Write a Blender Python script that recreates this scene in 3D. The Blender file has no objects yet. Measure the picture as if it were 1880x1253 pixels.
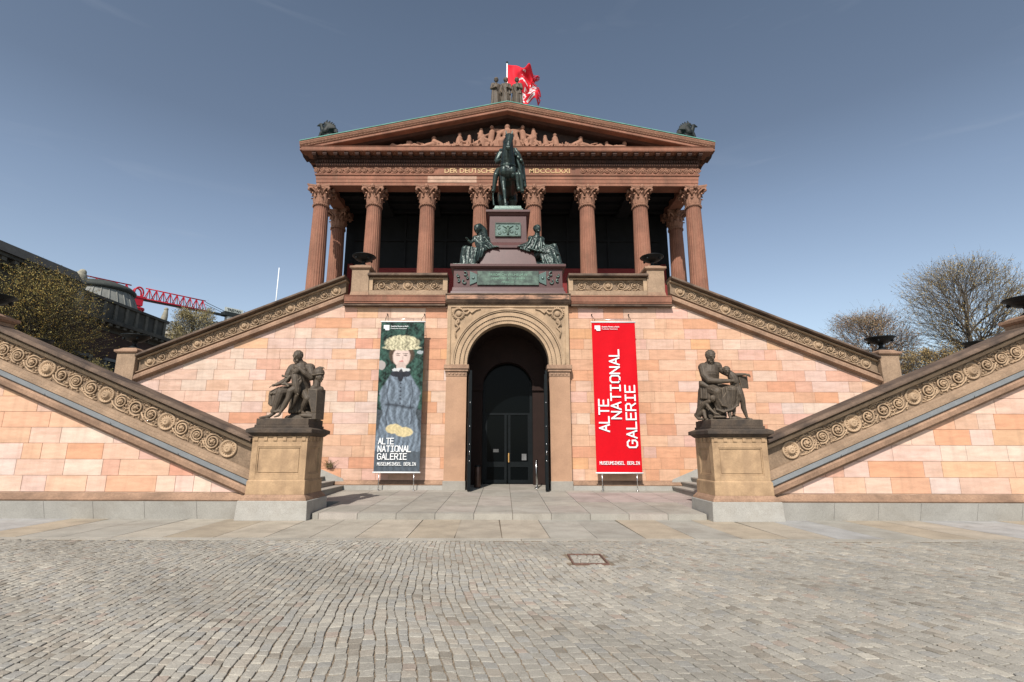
import bpy, bmesh, math, random
from math import sin, cos, pi, radians, sqrt, atan2, tan, exp
from mathutils import Vector, Matrix, Quaternion
import numpy as np

sc = bpy.context.scene
col = sc.collection
random.seed(7)

# ------------------------------------------------------------------ camera
cam_d = bpy.data.cameras.new('camera'); cam = bpy.data.objects.new('camera', cam_d); col.objects.link(cam)
F = 940.0 / 1880.0
cam_d.sensor_width = 36.0; cam_d.lens = 36.0 * F; cam_d.clip_start = 0.1; cam_d.clip_end = 4000
cam_d.shift_x = (940.0 - 925.0) / 1880.0
PITCH = radians(11.95)
cam.location = (-0.15, 0.0, 1.65)
cam.rotation_mode = 'QUATERNION'
cam.rotation_quaternion = Quaternion((1, 0, 0), pi / 2 + PITCH) @ Quaternion((0, 0, 1), radians(0.15))
sc.camera = cam

# ------------------------------------------------------------------ light
SUN_EL = radians(44.5); SUN_AZ = radians(14.0)       # azimuth measured from straight behind the camera towards the left
sun_vec = Vector((-sin(SUN_AZ) * cos(SUN_EL), -cos(SUN_AZ) * cos(SUN_EL), sin(SUN_EL)))
ld = bpy.data.lights.new('sun', 'SUN'); ld.energy = 4.9; ld.angle = radians(0.53); ld.color = (1.0, 0.95, 0.88)
lo = bpy.data.objects.new('sun', ld); col.objects.link(lo)
lo.rotation_mode = 'QUATERNION'; lo.rotation_quaternion = sun_vec.to_track_quat('Z', 'Y')
lo.location = sun_vec * 100
w = bpy.data.worlds.new('World'); sc.world = w; w.use_nodes = True
nt = w.node_tree; nt.nodes.clear()
wo = nt.nodes.new('ShaderNodeOutputWorld'); bg = nt.nodes.new('ShaderNodeBackground')
sky = nt.nodes.new('ShaderNodeTexSky'); sky.sky_type = 'NISHITA'; sky.sun_disc = False
sky.sun_elevation = SUN_EL; sky.sun_rotation = pi + SUN_AZ
sky.altitude = 50; sky.air_density = 1.0; sky.dust_density = 1.6; sky.ozone_density = 1.2
hs = nt.nodes.new('ShaderNodeHueSaturation'); hs.inputs['Saturation'].default_value = 0.66
tcw = nt.nodes.new('ShaderNodeTexCoord'); sep = nt.nodes.new('ShaderNodeSeparateXYZ')
nt.links.new(tcw.outputs['Generated'], sep.inputs[0])
# faint cirrus streaks
mpw = nt.nodes.new('ShaderNodeMapping'); mpw.inputs['Scale'].default_value = (2.0, 2.0, 14.0); mpw.inputs['Rotation'].default_value = (0, radians(14), 0)
nzw = nt.nodes.new('ShaderNodeTexNoise'); nzw.inputs['Scale'].default_value = 2.2; nzw.inputs['Detail'].default_value = 7; nzw.inputs['Distortion'].default_value = 0.6
nt.links.new(tcw.outputs['Generated'], mpw.inputs[0]); nt.links.new(mpw.outputs[0], nzw.inputs['Vector'])
crw = nt.nodes.new('ShaderNodeValToRGB'); crw.color_ramp.elements[0].position = 0.60; crw.color_ramp.elements[1].position = 0.95
crw.color_ramp.elements[1].color = (0.12, 0.12, 0.12, 1)
nt.links.new(nzw.outputs['Fac'], crw.inputs[0])
gr = nt.nodes.new('ShaderNodeValToRGB')          # clear-sky falloff: pale at the horizon, deep towards the zenith
els = gr.color_ramp.elements; els[0].position = 0.0; els[1].position = 1.0
SKYT = (.965, 1.03, 1.03)
SKYK = [(0.0,(1.95,1.95,1.95)),(0.25,(1.7,1.72,1.8)),(0.40,(1.45,1.50,1.62)),(0.52,(1.15,1.2,1.3)),(0.66,(1.10,1.17,1.27)),(0.78,(.98,1.05,1.15)),(1.0,(.6,.64,.7))]
els[0].color = (*[v/2*t for v,t in zip(SKYK[0][1],SKYT)],1); els[1].color = (*[v/2*t for v,t in zip(SKYK[-1][1],SKYT)],1)
for p_, c_ in SKYK[1:-1]:
    e = els.new(p_); e.color = (*[v/2*t for v,t in zip(c_,SKYT)],1)
nt.links.new(sep.outputs['Z'], gr.inputs[0])
sc2 = nt.nodes.new('ShaderNodeVectorMath'); sc2.operation = 'SCALE'; sc2.inputs['Scale'].default_value = 2.0; nt.links.new(gr.outputs[0], sc2.inputs[0])
vmu = nt.nodes.new('ShaderNodeVectorMath'); vmu.operation = 'MULTIPLY'
nt.links.new(sky.outputs[0], hs.inputs['Color']); nt.links.new(hs.outputs[0], vmu.inputs[0]); nt.links.new(sc2.outputs[0], vmu.inputs[1])
mxw = nt.nodes.new('ShaderNodeMix'); mxw.data_type = 'RGBA'
nt.links.new(crw.outputs[0], mxw.inputs['Factor']); nt.links.new(vmu.outputs[0], mxw.inputs['A'])
mxw.inputs['B'].default_value = (7.0, 7.6, 8.6, 1)
nt.links.new(mxw.outputs['Result'], bg.inputs['Color'])
bg.inputs['Strength'].default_value = 0.080
nt.links.new(bg.outputs[0], wo.inputs[0])
sc.view_settings.view_transform = 'Standard'; sc.view_settings.look = 'None'
sc.view_settings.exposure = 0.08; sc.view_settings.gamma = 1.0
sc.cycles.max_bounces = 6; sc.cycles.diffuse_bounces = 1; sc.cycles.glossy_bounces = 3
sc.cycles.use_denoising = True

# ------------------------------------------------------------------ helpers
def tag(o, label=None, cat=None, group=None, kind=None):
    if label: o['label'] = label
    if cat: o['category'] = cat
    if group: o['group'] = group
    if kind: o['kind'] = kind
    return o

def empty(name, loc=(0, 0, 0), rz=0):
    o = bpy.data.objects.new(name, None); col.objects.link(o); o.location = loc; o.rotation_euler.z = rz
    o.empty_display_size = 0.3
    return o

def s2l(c):
    return tuple((v / 255.0 / 12.92 if v / 255.0 <= 0.04045 else ((v / 255.0 + 0.055) / 1.055) ** 2.4) for v in c)

class MB:
    def __init__(self): self.v = []; self.f = []; self.c = []; self.sm = []
    def add(self, vs, fs, color=None, smooth=False):
        b = len(self.v); self.v.extend([tuple(p) for p in vs])
        for f in fs:
            self.f.append(tuple(b + i for i in f)); self.c.append(color); self.sm.append(smooth)
    def box(self, x0, x1, y0, y1, z0, z1, color=None):
        self.add([(x0,y0,z0),(x1,y0,z0),(x1,y1,z0),(x0,y1,z0),(x0,y0,z1),(x1,y0,z1),(x1,y1,z1),(x0,y1,z1)],
                 [(0,3,2,1),(4,5,6,7),(0,1,5,4),(1,2,6,5),(2,3,7,6),(3,0,4,7)], color)
    def prism(self, poly, y0, y1, color=None):
        """poly in the XZ plane, extruded along Y"""
        n = len(poly)
        vs = [(x, y0, z) for x, z in poly] + [(x, y1, z) for x, z in poly]
        fs = [tuple(range(n)), tuple(range(2*n-1, n-1, -1))] + [(i, i+n, (i+1)%n+n, (i+1)%n) for i in range(n)]
        self.add(vs, fs, color)
    def run(self, prof, a, b, color=None, smooth=False):
        """closed profile [(y,z)] swept from point a=(x,z) to b=(x,z), ends cut vertical"""
        n = len(prof)
        vs = [(a[0], y, z + a[1]) for y, z in prof] + [(b[0], y, z + b[1]) for y, z in prof]
        fs = [tuple(range(n)), tuple(range(2*n-1, n-1, -1))] + [(i, i+n, (i+1)%n+n, (i+1)%n) for i in range(n)]
        self.add(vs, fs, color, smooth)
    def frustum(self, r0, r1, z0, z1, color=None):
        """r = (x0,x1,y0,y1) rectangles"""
        a, b = r0, r1
        self.add([(a[0],a[2],z0),(a[1],a[2],z0),(a[1],a[3],z0),(a[0],a[3],z0),(b[0],b[2],z1),(b[1],b[2],z1),(b[1],b[3],z1),(b[0],b[3],z1)],
                 [(0,3,2,1),(4,5,6,7),(0,1,5,4),(1,2,6,5),(2,3,7,6),(3,0,4,7)], color)
    def lathe(self, prof, c=(0,0,0), n=24, color=None, smooth=True, cap=True, flute=None):
        vs = []
        m = len(prof)
        for r, z in prof:
            for i in range(n):
                a = 2*pi*i/n
                rr = r * (flute(a) if flute else 1)
                vs.append((c[0]+rr*cos(a), c[1]+rr*sin(a), c[2]+z))
        fs = []
        for j in range(m-1):
            for i in range(n):
                k = (i+1) % n
                fs.append((j*n+i, j*n+k, (j+1)*n+k, (j+1)*n+i))
        if cap:
            fs.append(tuple(range(n-1, -1, -1))); fs.append(tuple((m-1)*n+i for i in range(n)))
        self.add(vs, fs, color, smooth)
    def tube(self, pts, rs, n=5, color=None, smooth=True, cap=True):
        pts = [Vector(p) for p in pts]
        if not hasattr(rs, '__len__'): rs = [rs]*len(pts)
        vs = []; m = len(pts); up = None
        for j, p in enumerate(pts):
            d = (pts[min(j+1, m-1)] - pts[max(j-1, 0)])
            if d.length < 1e-9: d = Vector((0,0,1))
            d.normalize()
            if up is None:
                up = Vector((0,1,0)) if abs(d.y) < 0.9 else Vector((1,0,0))
            s = d.cross(up)
            if s.length < 1e-6: s = d.cross(Vector((1,0.3,0.2)))
            s.normalize(); up = s.cross(d).normalized()
            for i in range(n):
                a = 2*pi*i/n
                vs.append(p + (s*cos(a) + up*sin(a))*rs[j])
        fs = []
        for j in range(m-1):
            for i in range(n):
                k = (i+1) % n
                fs.append((j*n+i, (j+1)*n+i, (j+1)*n+k, j*n+k))
        if cap:
            fs.append(tuple(range(n))); fs.append(tuple((m-1)*n+i for i in range(n-1, -1, -1)))
        self.add(vs, fs, color, smooth)
    def ell(self, c, r, rot=None, n=10, m=6, color=None):
        vs = []; c = Vector(c)
        if not hasattr(r, '__len__'): r = (r, r, r)
        for j in range(m+1):
            t = pi*j/m
            for i in range(n):
                a = 2*pi*i/n
                p = Vector((r[0]*sin(t)*cos(a), r[1]*sin(t)*sin(a), r[2]*cos(t)))
                if rot: p = rot @ p
                vs.append(c + p)
        fs = []
        for j in range(m):
            for i in range(n):
                k = (i+1) % n
                fs.append((j*n+i, (j+1)*n+i, (j+1)*n+k, j*n+k))
        self.add(vs, fs, color, True)
    def cap(self, a, b, r0, r1, n=10):
        """tapered capsule"""
        a = Vector(a); b = Vector(b); d = b-a
        if d.length < 1e-6: return self.ell(a, max(r0, r1))
        q = d.normalized()
        k = 3
        pts = []; rs = []
        for i in range(k):
            t = pi/2*(1-i/k); pts.append(a - q*r0*sin(t)*0.98); rs.append(max(r0*cos(t), r0*0.08))
        pts += [a, b]; rs += [r0, r1]
        for i in range(k):
            t = pi/2*((i+1)/k); pts.append(b + q*r1*sin(t)*0.98); rs.append(max(r1*cos(t), r1*0.08))
        self.tube(pts, rs, n)
    def chain(self, pts, rs, n=10):
        for i in range(len(pts)-1): self.cap(pts[i], pts[i+1], rs[i], rs[i+1], n)
    def mirrored(self):
        m = MB(); m.v = [(-x, y, z) for x, y, z in self.v]; m.f = [tuple(reversed(f)) for f in self.f]; m.c = list(self.c); m.sm = list(self.sm)
        return m
    def move(self, dx=0, dy=0, dz=0, s=1.0):
        m = MB(); m.v = [(x*s+dx, y*s+dy, z*s+dz) for x, y, z in self.v]; m.f = list(self.f); m.c = list(self.c); m.sm = list(self.sm)
        return m
    def join(self, o, M=None):
        b = len(self.v)
        self.v.extend([tuple(M @ Vector(p)) for p in o.v] if M is not None else o.v)
        self.f.extend([tuple(b+i for i in f) for f in o.f]); self.c.extend(o.c); self.sm.extend(o.sm)
    def mesh(self, name, recalc=True):
        me = bpy.data.meshes.new(name); me.from_pydata([tuple(p) for p in self.v], [], self.f); 
        if any(c is not None for c in self.c):
            ca = me.color_attributes.new('Col', 'FLOAT_COLOR', 'CORNER')
            tot = np.zeros(len(me.loops), dtype=np.int32)
            arr = np.ones((len(me.loops), 4), dtype=np.float32)
            li = 0
            for f, c in zip(self.f, self.c):
                k = len(f); arr[li:li+k, :3] = c if c is not None else (0.5, 0.5, 0.5); li += k
            ca.data.foreach_set('color', arr.ravel())
        me.polygons.foreach_set('use_smooth', self.sm)
        if recalc:
            bm = bmesh.new(); bm.from_mesh(me); bmesh.ops.recalc_face_normals(bm, faces=bm.faces); bm.to_mesh(me); bm.free()
        me.update()
        return me
    def build(self, name, mat, parent=None, loc=None, recalc=True, bevel=0):
        me = self.mesh(name, recalc); me.materials.append(mat)
        o = bpy.data.objects.new(name, me); col.objects.link(o)
        if parent is not None: o.parent = parent
        if loc is not None: o.location = loc
        if bevel:
            b = o.modifiers.new('bevel', 'BEVEL'); b.width = bevel; b.segments = 1; b.limit_method = 'ANGLE'; b.angle_limit = radians(40)
        return o
    def sculpt(self, name, mat, parent=None, loc=None, voxel=0.02, smooth=3, disp=0.0, dscale=0.15):
        """fuse all the pieces into one continuous surface"""
        me = self.mesh(name + '_raw'); o = bpy.data.objects.new(name + '_raw', me); col.objects.link(o)
        r = o.modifiers.new('r', 'REMESH'); r.mode = 'VOXEL'; r.voxel_size = voxel; r.use_smooth_shade = True
        s = o.modifiers.new('s', 'SMOOTH'); s.factor = 0.5; s.iterations = smooth
        if disp:
            t = bpy.data.textures.new('folds', 'CLOUDS'); t.noise_scale = dscale; t.noise_depth = 3
            d = o.modifiers.new('d', 'DISPLACE'); d.texture = t; d.strength = disp; d.mid_level = 0.5
        dg = bpy.context.evaluated_depsgraph_get(); dg.update()
        me2 = bpy.data.meshes.new_from_object(o.evaluated_get(dg)); me2.name = name
        bpy.data.objects.remove(o); bpy.data.meshes.remove(me)
        me2.materials.clear(); me2.materials.append(mat)
        o2 = bpy.data.objects.new(name, me2); col.objects.link(o2)
        if parent is not None: o2.parent = parent
        if loc is not None: o2.location = loc
        return o2

def text(name, body, size, mat, parent, loc, extrude=0.004, rot=(pi/2, 0, 0), align='LEFT', sx=1.0, offset=0.0, spacing=1.0, line=1.0):
    c = bpy.data.curves.new(name, 'FONT'); c.body = body; c.size = size; c.extrude = extrude; c.align_x = align
    c.offset = offset; c.space_character = spacing; c.space_line = line; c.resolution_u = 3
    o = bpy.data.objects.new(name, c); col.objects.link(o)
    dg = bpy.context.evaluated_depsgraph_get(); dg.update()
    me = bpy.data.meshes.new_from_object(o.evaluated_get(dg)); me.name = name
    bpy.data.objects.remove(o); bpy.data.curves.remove(c)
    me.materials.clear(); me.materials.append(mat)
    o2 = bpy.data.objects.new(name, me); col.objects.link(o2)
    if parent is not None: o2.parent = parent
    o2.location = loc; o2.rotation_euler = rot; o2.scale = (sx, 1, 1)
    return o2

# a squared, stencil-like capital alphabet drawn as strokes on a 4 x 6 grid
GLY = {'A': [[(0,0),(2,6),(4,0)],[(.7,2),(3.3,2)]], 'L': [[(0,6),(0,0),(3.6,0)]], 'T': [[(0,6),(4,6)],[(2,6),(2,0)]], 'E': [[(3.7,6),(0,6),(0,0),(3.7,0)],[(0,3.1),(3.2,3.1)]],
 'N': [[(0,0),(0,6),(3.8,0),(3.8,6)]], 'I': [[(.4,6),(3.4,6)],[(.4,0),(3.4,0)],[(1.9,6),(1.9,0)]], 'O': [[(1,0),(0,1),(0,5),(1,6),(2.9,6),(3.9,5),(3.9,1),(2.9,0),(1,0)]],
 'G': [[(3.8,4.9),(2.8,6),(1,6),(0,5),(0,1),(1,0),(2.8,0),(3.8,1),(3.8,2.9),(2.2,2.9)]], 'R': [[(0,0),(0,6),(2.7,6),(3.6,5.1),(3.6,3.7),(2.7,2.8),(0,2.8)],[(2.1,2.8),(3.8,0)]],
 'M': [[(0,0),(0,6),(2,2.6),(4,6),(4,0)]], 'U': [[(0,6),(0,1),(1,0),(2.8,0),(3.8,1),(3.8,6)]], 'S': [[(3.6,5.1),(2.7,6),(.9,6),(0,5.2),(0,4),(.8,3.2),(2.9,2.8),(3.7,2),(3.7,.9),(2.8,0),(.9,0),(0,.9)]],
 'B': [[(0,0),(0,6),(2.6,6),(3.4,5.3),(3.4,3.9),(2.6,3.2),(0,3.2)],[(2.6,3.2),(3.7,2.4),(3.7,.8),(2.8,0),(0,0)]], ' ': []}
def strokes(name, body, length, cap, mt, parent, loc, vertical=False, weight=.95, th=.006):
    adv = 5.2; n = len(body); k = length/(adv*n-1.2); kz = cap/6.0; mb = MB(); cnt = 0
    for i, ch in enumerate(body):
        for ln in GLY[ch]:
            for (p, q) in zip(ln[:-1], ln[1:]):
                a = Vector(((p[0]+i*adv)*k, p[1]*kz)); b = Vector(((q[0]+i*adv)*k, q[1]*kz)); d = (b-a).normalized(); nn = Vector((-d.y, d.x)); w_ = weight*kz*.5
                a = a-d*w_*.9; b = b+d*w_*.9
                c = [a+nn*w_, b+nn*w_, b-nn*w_, a-nn*w_]
                if vertical: c = [Vector((-v.y, v.x)) for v in c]
                cnt += 1; y0 = -.0012*(cnt % 7)
                mb.add([(v.x, y0, v.y) for v in c]+[(v.x, th, v.y) for v in c], [(0,1,2,3),(7,6,5,4),(0,4,5,1),(1,5,6,2),(2,6,7,3),(3,7,4,0)])
    return mb.build(name, mt, parent, loc)

def copy_tree(o, parent=None):
    c = o.copy(); col.objects.link(c)
    if parent is not None: c.parent = parent
    for ch in list(o.children): copy_tree(ch, c)
    return c

# ------------------------------------------------------------------ materials
def mat(name, color=(0.5,0.5,0.5), rough=0.85, attr=False, nscale=3.0, namt=0.25, fine=40.0, famt=0.12, bump=0.3, bdist=0.01,
        stain=None, sscale=1.2, slo=0.5, shi=0.75, samt=0.8, stretch=(1,1,1), streak=0, metal=0.0, spec=0.3, point=None, pamt=0.0, coat=0.0):
    m = bpy.data.materials.new(name); m.use_nodes = True; t = m.node_tree; N = t.nodes; L = t.links; N.clear()
    out = N.new('ShaderNodeOutputMaterial'); b = N.new('ShaderNodeBsdfPrincipled'); L.new(b.outputs[0], out.inputs[0])
    b.inputs['Roughness'].default_value = rough; b.inputs['Metallic'].default_value = metal
    b.inputs['Specular IOR Level'].default_value = spec; b.inputs['Coat Weight'].default_value = coat
    tc = N.new('ShaderNodeTexCoord'); mp = N.new('ShaderNodeMapping'); mp.inputs['Scale'].default_value = stretch
    L.new(tc.outputs['Object'], mp.inputs[0])
    def noise(scale, det=5, src=mp, dist=0.0):
        n = N.new('ShaderNodeTexNoise'); n.inputs['Scale'].default_value = scale; n.inputs['Detail'].default_value = det
        n.inputs['Roughness'].default_value = 0.62; n.inputs['Distortion'].default_value = dist
        L.new(src.outputs[0], n.inputs['Vector']); return n
    def ramp(src, lo, hi, c0, c1):
        r = N.new('ShaderNodeMapRange'); r.inputs['From Min'].default_value = lo; r.inputs['From Max'].default_value = hi
        r.inputs['To Min'].default_value = c0; r.inputs['To Max'].default_value = c1; L.new(src, r.inputs['Value']); return r
    if attr:
        a = N.new('ShaderNodeAttribute'); a.attribute_name = 'Col'; base = a.outputs['Color']
    else:
        a = N.new('ShaderNodeRGB'); a.outputs[0].default_value = (*color, 1); base = a.outputs[0]
    n1 = noise(nscale); r1 = ramp(n1.outputs['Fac'], 0.3, 0.7, 1-namt, 1+namt)
    n2 = noise(fine, 3); r2 = ramp(n2.outputs['Fac'], 0.3, 0.7, 1-famt, 1+famt)
    mu = N.new('ShaderNodeMath'); mu.operation = 'MULTIPLY'; L.new(r1.outputs[0], mu.inputs[0]); L.new(r2.outputs[0], mu.inputs[1])
    vm = N.new('ShaderNodeVectorMath'); vm.operation = 'SCALE'; L.new(base, vm.inputs[0]); L.new(mu.outputs[0], vm.inputs['Scale'])
    cur = vm.outputs[0]
    if stain is not None:
        n3 = noise(sscale, 8, dist=0.4); r3 = ramp(n3.outputs['Fac'], slo, shi, 0, samt)
        mx = N.new('ShaderNodeMix'); mx.data_type = 'RGBA'; L.new(r3.outputs[0], mx.inputs['Factor']); L.new(cur, mx.inputs['A'])
        mx.inputs['B'].default_value = (*stain, 1); cur = mx.outputs['Result']
    if streak:
        mp2 = N.new('ShaderNodeMapping'); mp2.inputs['Scale'].default_value = (5.5, 5.5, 0.35); L.new(tc.outputs['Object'], mp2.inputs[0])
        n5 = noise(1.0, 6, src=mp2); r5 = ramp(n5.outputs['Fac'], .48, .75, 0, streak)
        n6 = noise(55, 2); r6 = ramp(n6.outputs['Fac'], .66, .74, 0, streak*1.3)
        ad = N.new('ShaderNodeMath'); ad.operation = 'ADD'; L.new(r5.outputs[0], ad.inputs[0]); L.new(r6.outputs[0], ad.inputs[1]); ad.use_clamp = True
        mx = N.new('ShaderNodeMix'); mx.data_type = 'RGBA'; L.new(ad.outputs[0], mx.inputs['Factor']); L.new(cur, mx.inputs['A'])
        mx.inputs['B'].default_value = (0.20,0.13,0.085,1); cur = mx.outputs['Result']
    if point is not None:
        g = N.new('ShaderNodeNewGeometry'); r4 = ramp(g.outputs['Pointiness'], 0.5, 0.56, 0, pamt)
        mx = N.new('ShaderNodeMix'); mx.data_type = 'RGBA'; L.new(r4.outputs[0], mx.inputs['Factor']); L.new(cur, mx.inputs['A'])
        mx.inputs['B'].default_value = (*point, 1); cur = mx.outputs['Result']
    L.new(cur, b.inputs['Base Color'])
    if bump:
        bp = N.new('ShaderNodeBump'); bp.inputs['Strength'].default_value = bump; bp.inputs['Distance'].default_value = bdist
        L.new(mu.outputs[0], bp.inputs['Height']); L.new(bp.outputs[0], b.inputs['Normal'])
    m.diffuse_color = (*color, 1)
    return m

M = {}
M['block'] = mat('sandstone_blocks', attr=True, nscale=2.2, namt=0.13, fine=26, famt=0.08, bump=0.25, bdist=0.006, stretch=(1,1,4.0), rough=0.9, stain=(.40,.22,.13), sscale=1.4, slo=.50, shi=.80, samt=.42, streak=.22)
M['soot'] = mat('sooty_panel_ground', (0.21,0.145,0.095), nscale=3, namt=0.3, fine=25, famt=0.2, bump=0.3)  # dark crust tone that also paints shade behind the carving
M['joint'] = mat('mortar', (0.42,0.28,0.20), nscale=6)
M['ochre'] = mat('weathered_sandstone', (0.31,0.212,0.140), nscale=2.0, namt=0.2, fine=22, famt=0.16, bump=0.45, bdist=0.01, stain=(0.10,0.07,0.05), sscale=1.5, slo=0.5, shi=0.8, samt=0.55, streak=.38)
M['relief'] = mat('carved_sandstone', (0.42,0.292,0.185), nscale=2.5, namt=0.18, fine=28, famt=0.14, bump=0.3, bdist=0.006, stain=(0.13,0.095,0.065), sscale=1.2, slo=0.48, shi=0.8, samt=0.45, streak=.38)
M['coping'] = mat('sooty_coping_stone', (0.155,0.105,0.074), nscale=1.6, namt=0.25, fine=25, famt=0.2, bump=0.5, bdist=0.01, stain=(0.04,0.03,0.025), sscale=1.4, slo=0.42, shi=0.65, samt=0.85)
M['string'] = mat('string_course_stone', (0.32,0.198,0.130), nscale=1.6, namt=0.25, fine=25, famt=0.2, bump=0.5, bdist=0.01, stain=(0.10,0.065,0.045), sscale=1.1, slo=0.45, shi=0.7, samt=0.6, streak=.38)
M['red'] = mat('red_sandstone', (0.285,0.128,0.082), nscale=1.3, namt=0.2, fine=20, famt=0.14, bump=0.35, bdist=0.008, stain=(0.10,0.048,0.034), sscale=0.9, slo=0.45, shi=0.72, samt=0.65, stretch=(1,1,0.6), streak=.38)
M['redrelief'] = mat('carved_red_sandstone', (0.29,0.150,0.098), nscale=3, namt=0.2, fine=25, famt=0.15, bump=0.3)
M['reddark'] = mat('sooty_red_sandstone', (0.05,0.030,0.024), nscale=3, namt=0.3, fine=18, famt=0.2, bump=0.3, stain=(0.02,0.018,0.018), sscale=1.6, slo=0.4, shi=0.6, samt=0.8)  # darkened red stone, paints the recess shade behind the pediment figures
M['sooty'] = mat('sooty_cornice_stone', (0.085,0.042,0.030), nscale=3, namt=0.25, fine=20, famt=0.2, bump=0.3, stain=(0.05,0.032,0.028), sscale=1.2, slo=0.42, shi=0.62, samt=0.7)  # sooty brown darkened further to paint the shade under the overhang
M['granite'] = mat('pale_granite', (0.36,0.34,0.305), nscale=1.2, namt=0.12, fine=60, famt=0.2, bump=0.3, bdist=0.004, stain=(0.24,0.215,0.18), sscale=1.6, slo=0.5, shi=0.75, samt=0.6)
M['step'] = mat('grey_granite_steps', (0.29,0.265,0.23), nscale=1.5, namt=0.14, fine=55, famt=0.2, bump=0.3, bdist=0.004)
M['slab'] = mat('paving_slabs', attr=True, nscale=1.8, namt=0.16, fine=45, famt=0.14, bump=0.25, bdist=0.004, stain=(.17,.145,.115), sscale=1.3, slo=.5, shi=.75, samt=.5)
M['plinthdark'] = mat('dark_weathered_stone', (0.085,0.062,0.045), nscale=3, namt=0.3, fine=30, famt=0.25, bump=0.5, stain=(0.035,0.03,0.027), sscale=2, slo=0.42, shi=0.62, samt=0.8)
M['plinth'] = mat('ochre_plinth_stone', (0.43,0.285,0.165), nscale=2.0, namt=0.16, fine=30, famt=0.1, bump=0.3, bdist=0.006, stain=(0.14,0.085,0.05), sscale=1.5, slo=0.45, shi=0.72, samt=0.7, streak=.38)
M['statue'] = mat('dark_bronze_stone', (0.066,0.050,0.036), rough=0.62, nscale=4, namt=0.3, fine=30, famt=0.25, bump=0.35, bdist=0.006, spec=0.35, point=(0.18,0.135,0.09), pamt=0.8)  # paler ridge tint: edge wear plus painted highlights
M['bronze'] = mat('green_patina_bronze', (0.016,0.024,0.021), rough=0.36, metal=0.35, nscale=4, namt=0.35, fine=25, famt=0.25, bump=0.35, bdist=0.008, spec=0.5, stain=(0.04,0.07,0.058), sscale=1.8, slo=0.54, shi=0.74, samt=0.5, point=(0.13,0.20,0.17), pamt=0.55)  # ridge tint paints green sheen highlights besides the wear
M['verdigris'] = mat('verdigris_bronze', (0.06,0.085,0.07), rough=0.6, nscale=5, namt=0.3, stain=(0.14,0.21,0.16), sscale=5, slo=0.45, shi=0.65, samt=0.7)
M['porphyry'] = mat('red_granite', (0.085,0.036,0.033), rough=0.45, nscale=3, namt=0.15, fine=60, famt=0.3, bump=0.08, spec=0.35)
M['iron'] = mat('black_cast_iron', (0.006,0.008,0.009), rough=0.5, nscale=4, namt=0.3, spec=0.25, bump=0.2)
M['doormetal'] = mat('dark_door_metal', (0.005,0.007,0.008), rough=0.5, spec=0.15, nscale=6, bump=0.1)
M['steel'] = mat('bright_steel', (0.55,0.55,0.55), rough=0.25, metal=1.0, bump=0)
M['greyrail'] = mat('grey_metal_trough', (0.15,0.158,0.162), rough=0.55, nscale=3, namt=0.1, bump=0.05)
M['copper'] = mat('green_copper', (0.11,0.27,0.215), rough=0.7, nscale=4, namt=0.25)
M['gold'] = mat('gilded_letters', (0.50,0.33,0.15), rough=0.5, metal=0.0, bump=0)
M['white'] = mat('white_paint', (0.80,0.80,0.79), rough=0.6, namt=0.03, famt=0.02, bump=0)
M['bannerred'] = mat('red_banner_cloth', (0.56,0.002,0.009), rough=0.75, namt=0.05, famt=0.03, bump=0.02, spec=0.15)
M['flagred'] = mat('red_flag_cloth', (0.62,0.02,0.035), rough=0.7, namt=0.08, bump=0.02, spec=0.15)
M['darkwall'] = mat('dark_porch_wall', (0.010,0.011,0.012), nscale=2, bump=0.1)  # near-black colour stands in for the deep porch shade
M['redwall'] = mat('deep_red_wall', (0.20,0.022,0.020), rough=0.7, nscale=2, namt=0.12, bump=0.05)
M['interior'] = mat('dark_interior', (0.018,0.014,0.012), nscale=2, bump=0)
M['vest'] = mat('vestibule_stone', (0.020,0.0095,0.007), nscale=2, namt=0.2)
M['brass'] = mat('brass', (0.75,0.42,0.15), rough=0.3, metal=1.0, bump=0)
M['rust'] = mat('rusty_iron', (0.15,0.085,0.065), rough=0.8, nscale=20, namt=0.3)
def glassmat():
    m = bpy.data.materials.new('dark_glass'); m.use_nodes = True; b = m.node_tree.nodes['Principled BSDF']
    b.inputs['Base Color'].default_value = (0.0025,0.0035,0.004,1); b.inputs['Roughness'].default_value = 0.12; b.inputs['Specular IOR Level'].default_value = 0.05
    return m
M['glass'] = glassmat()
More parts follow.
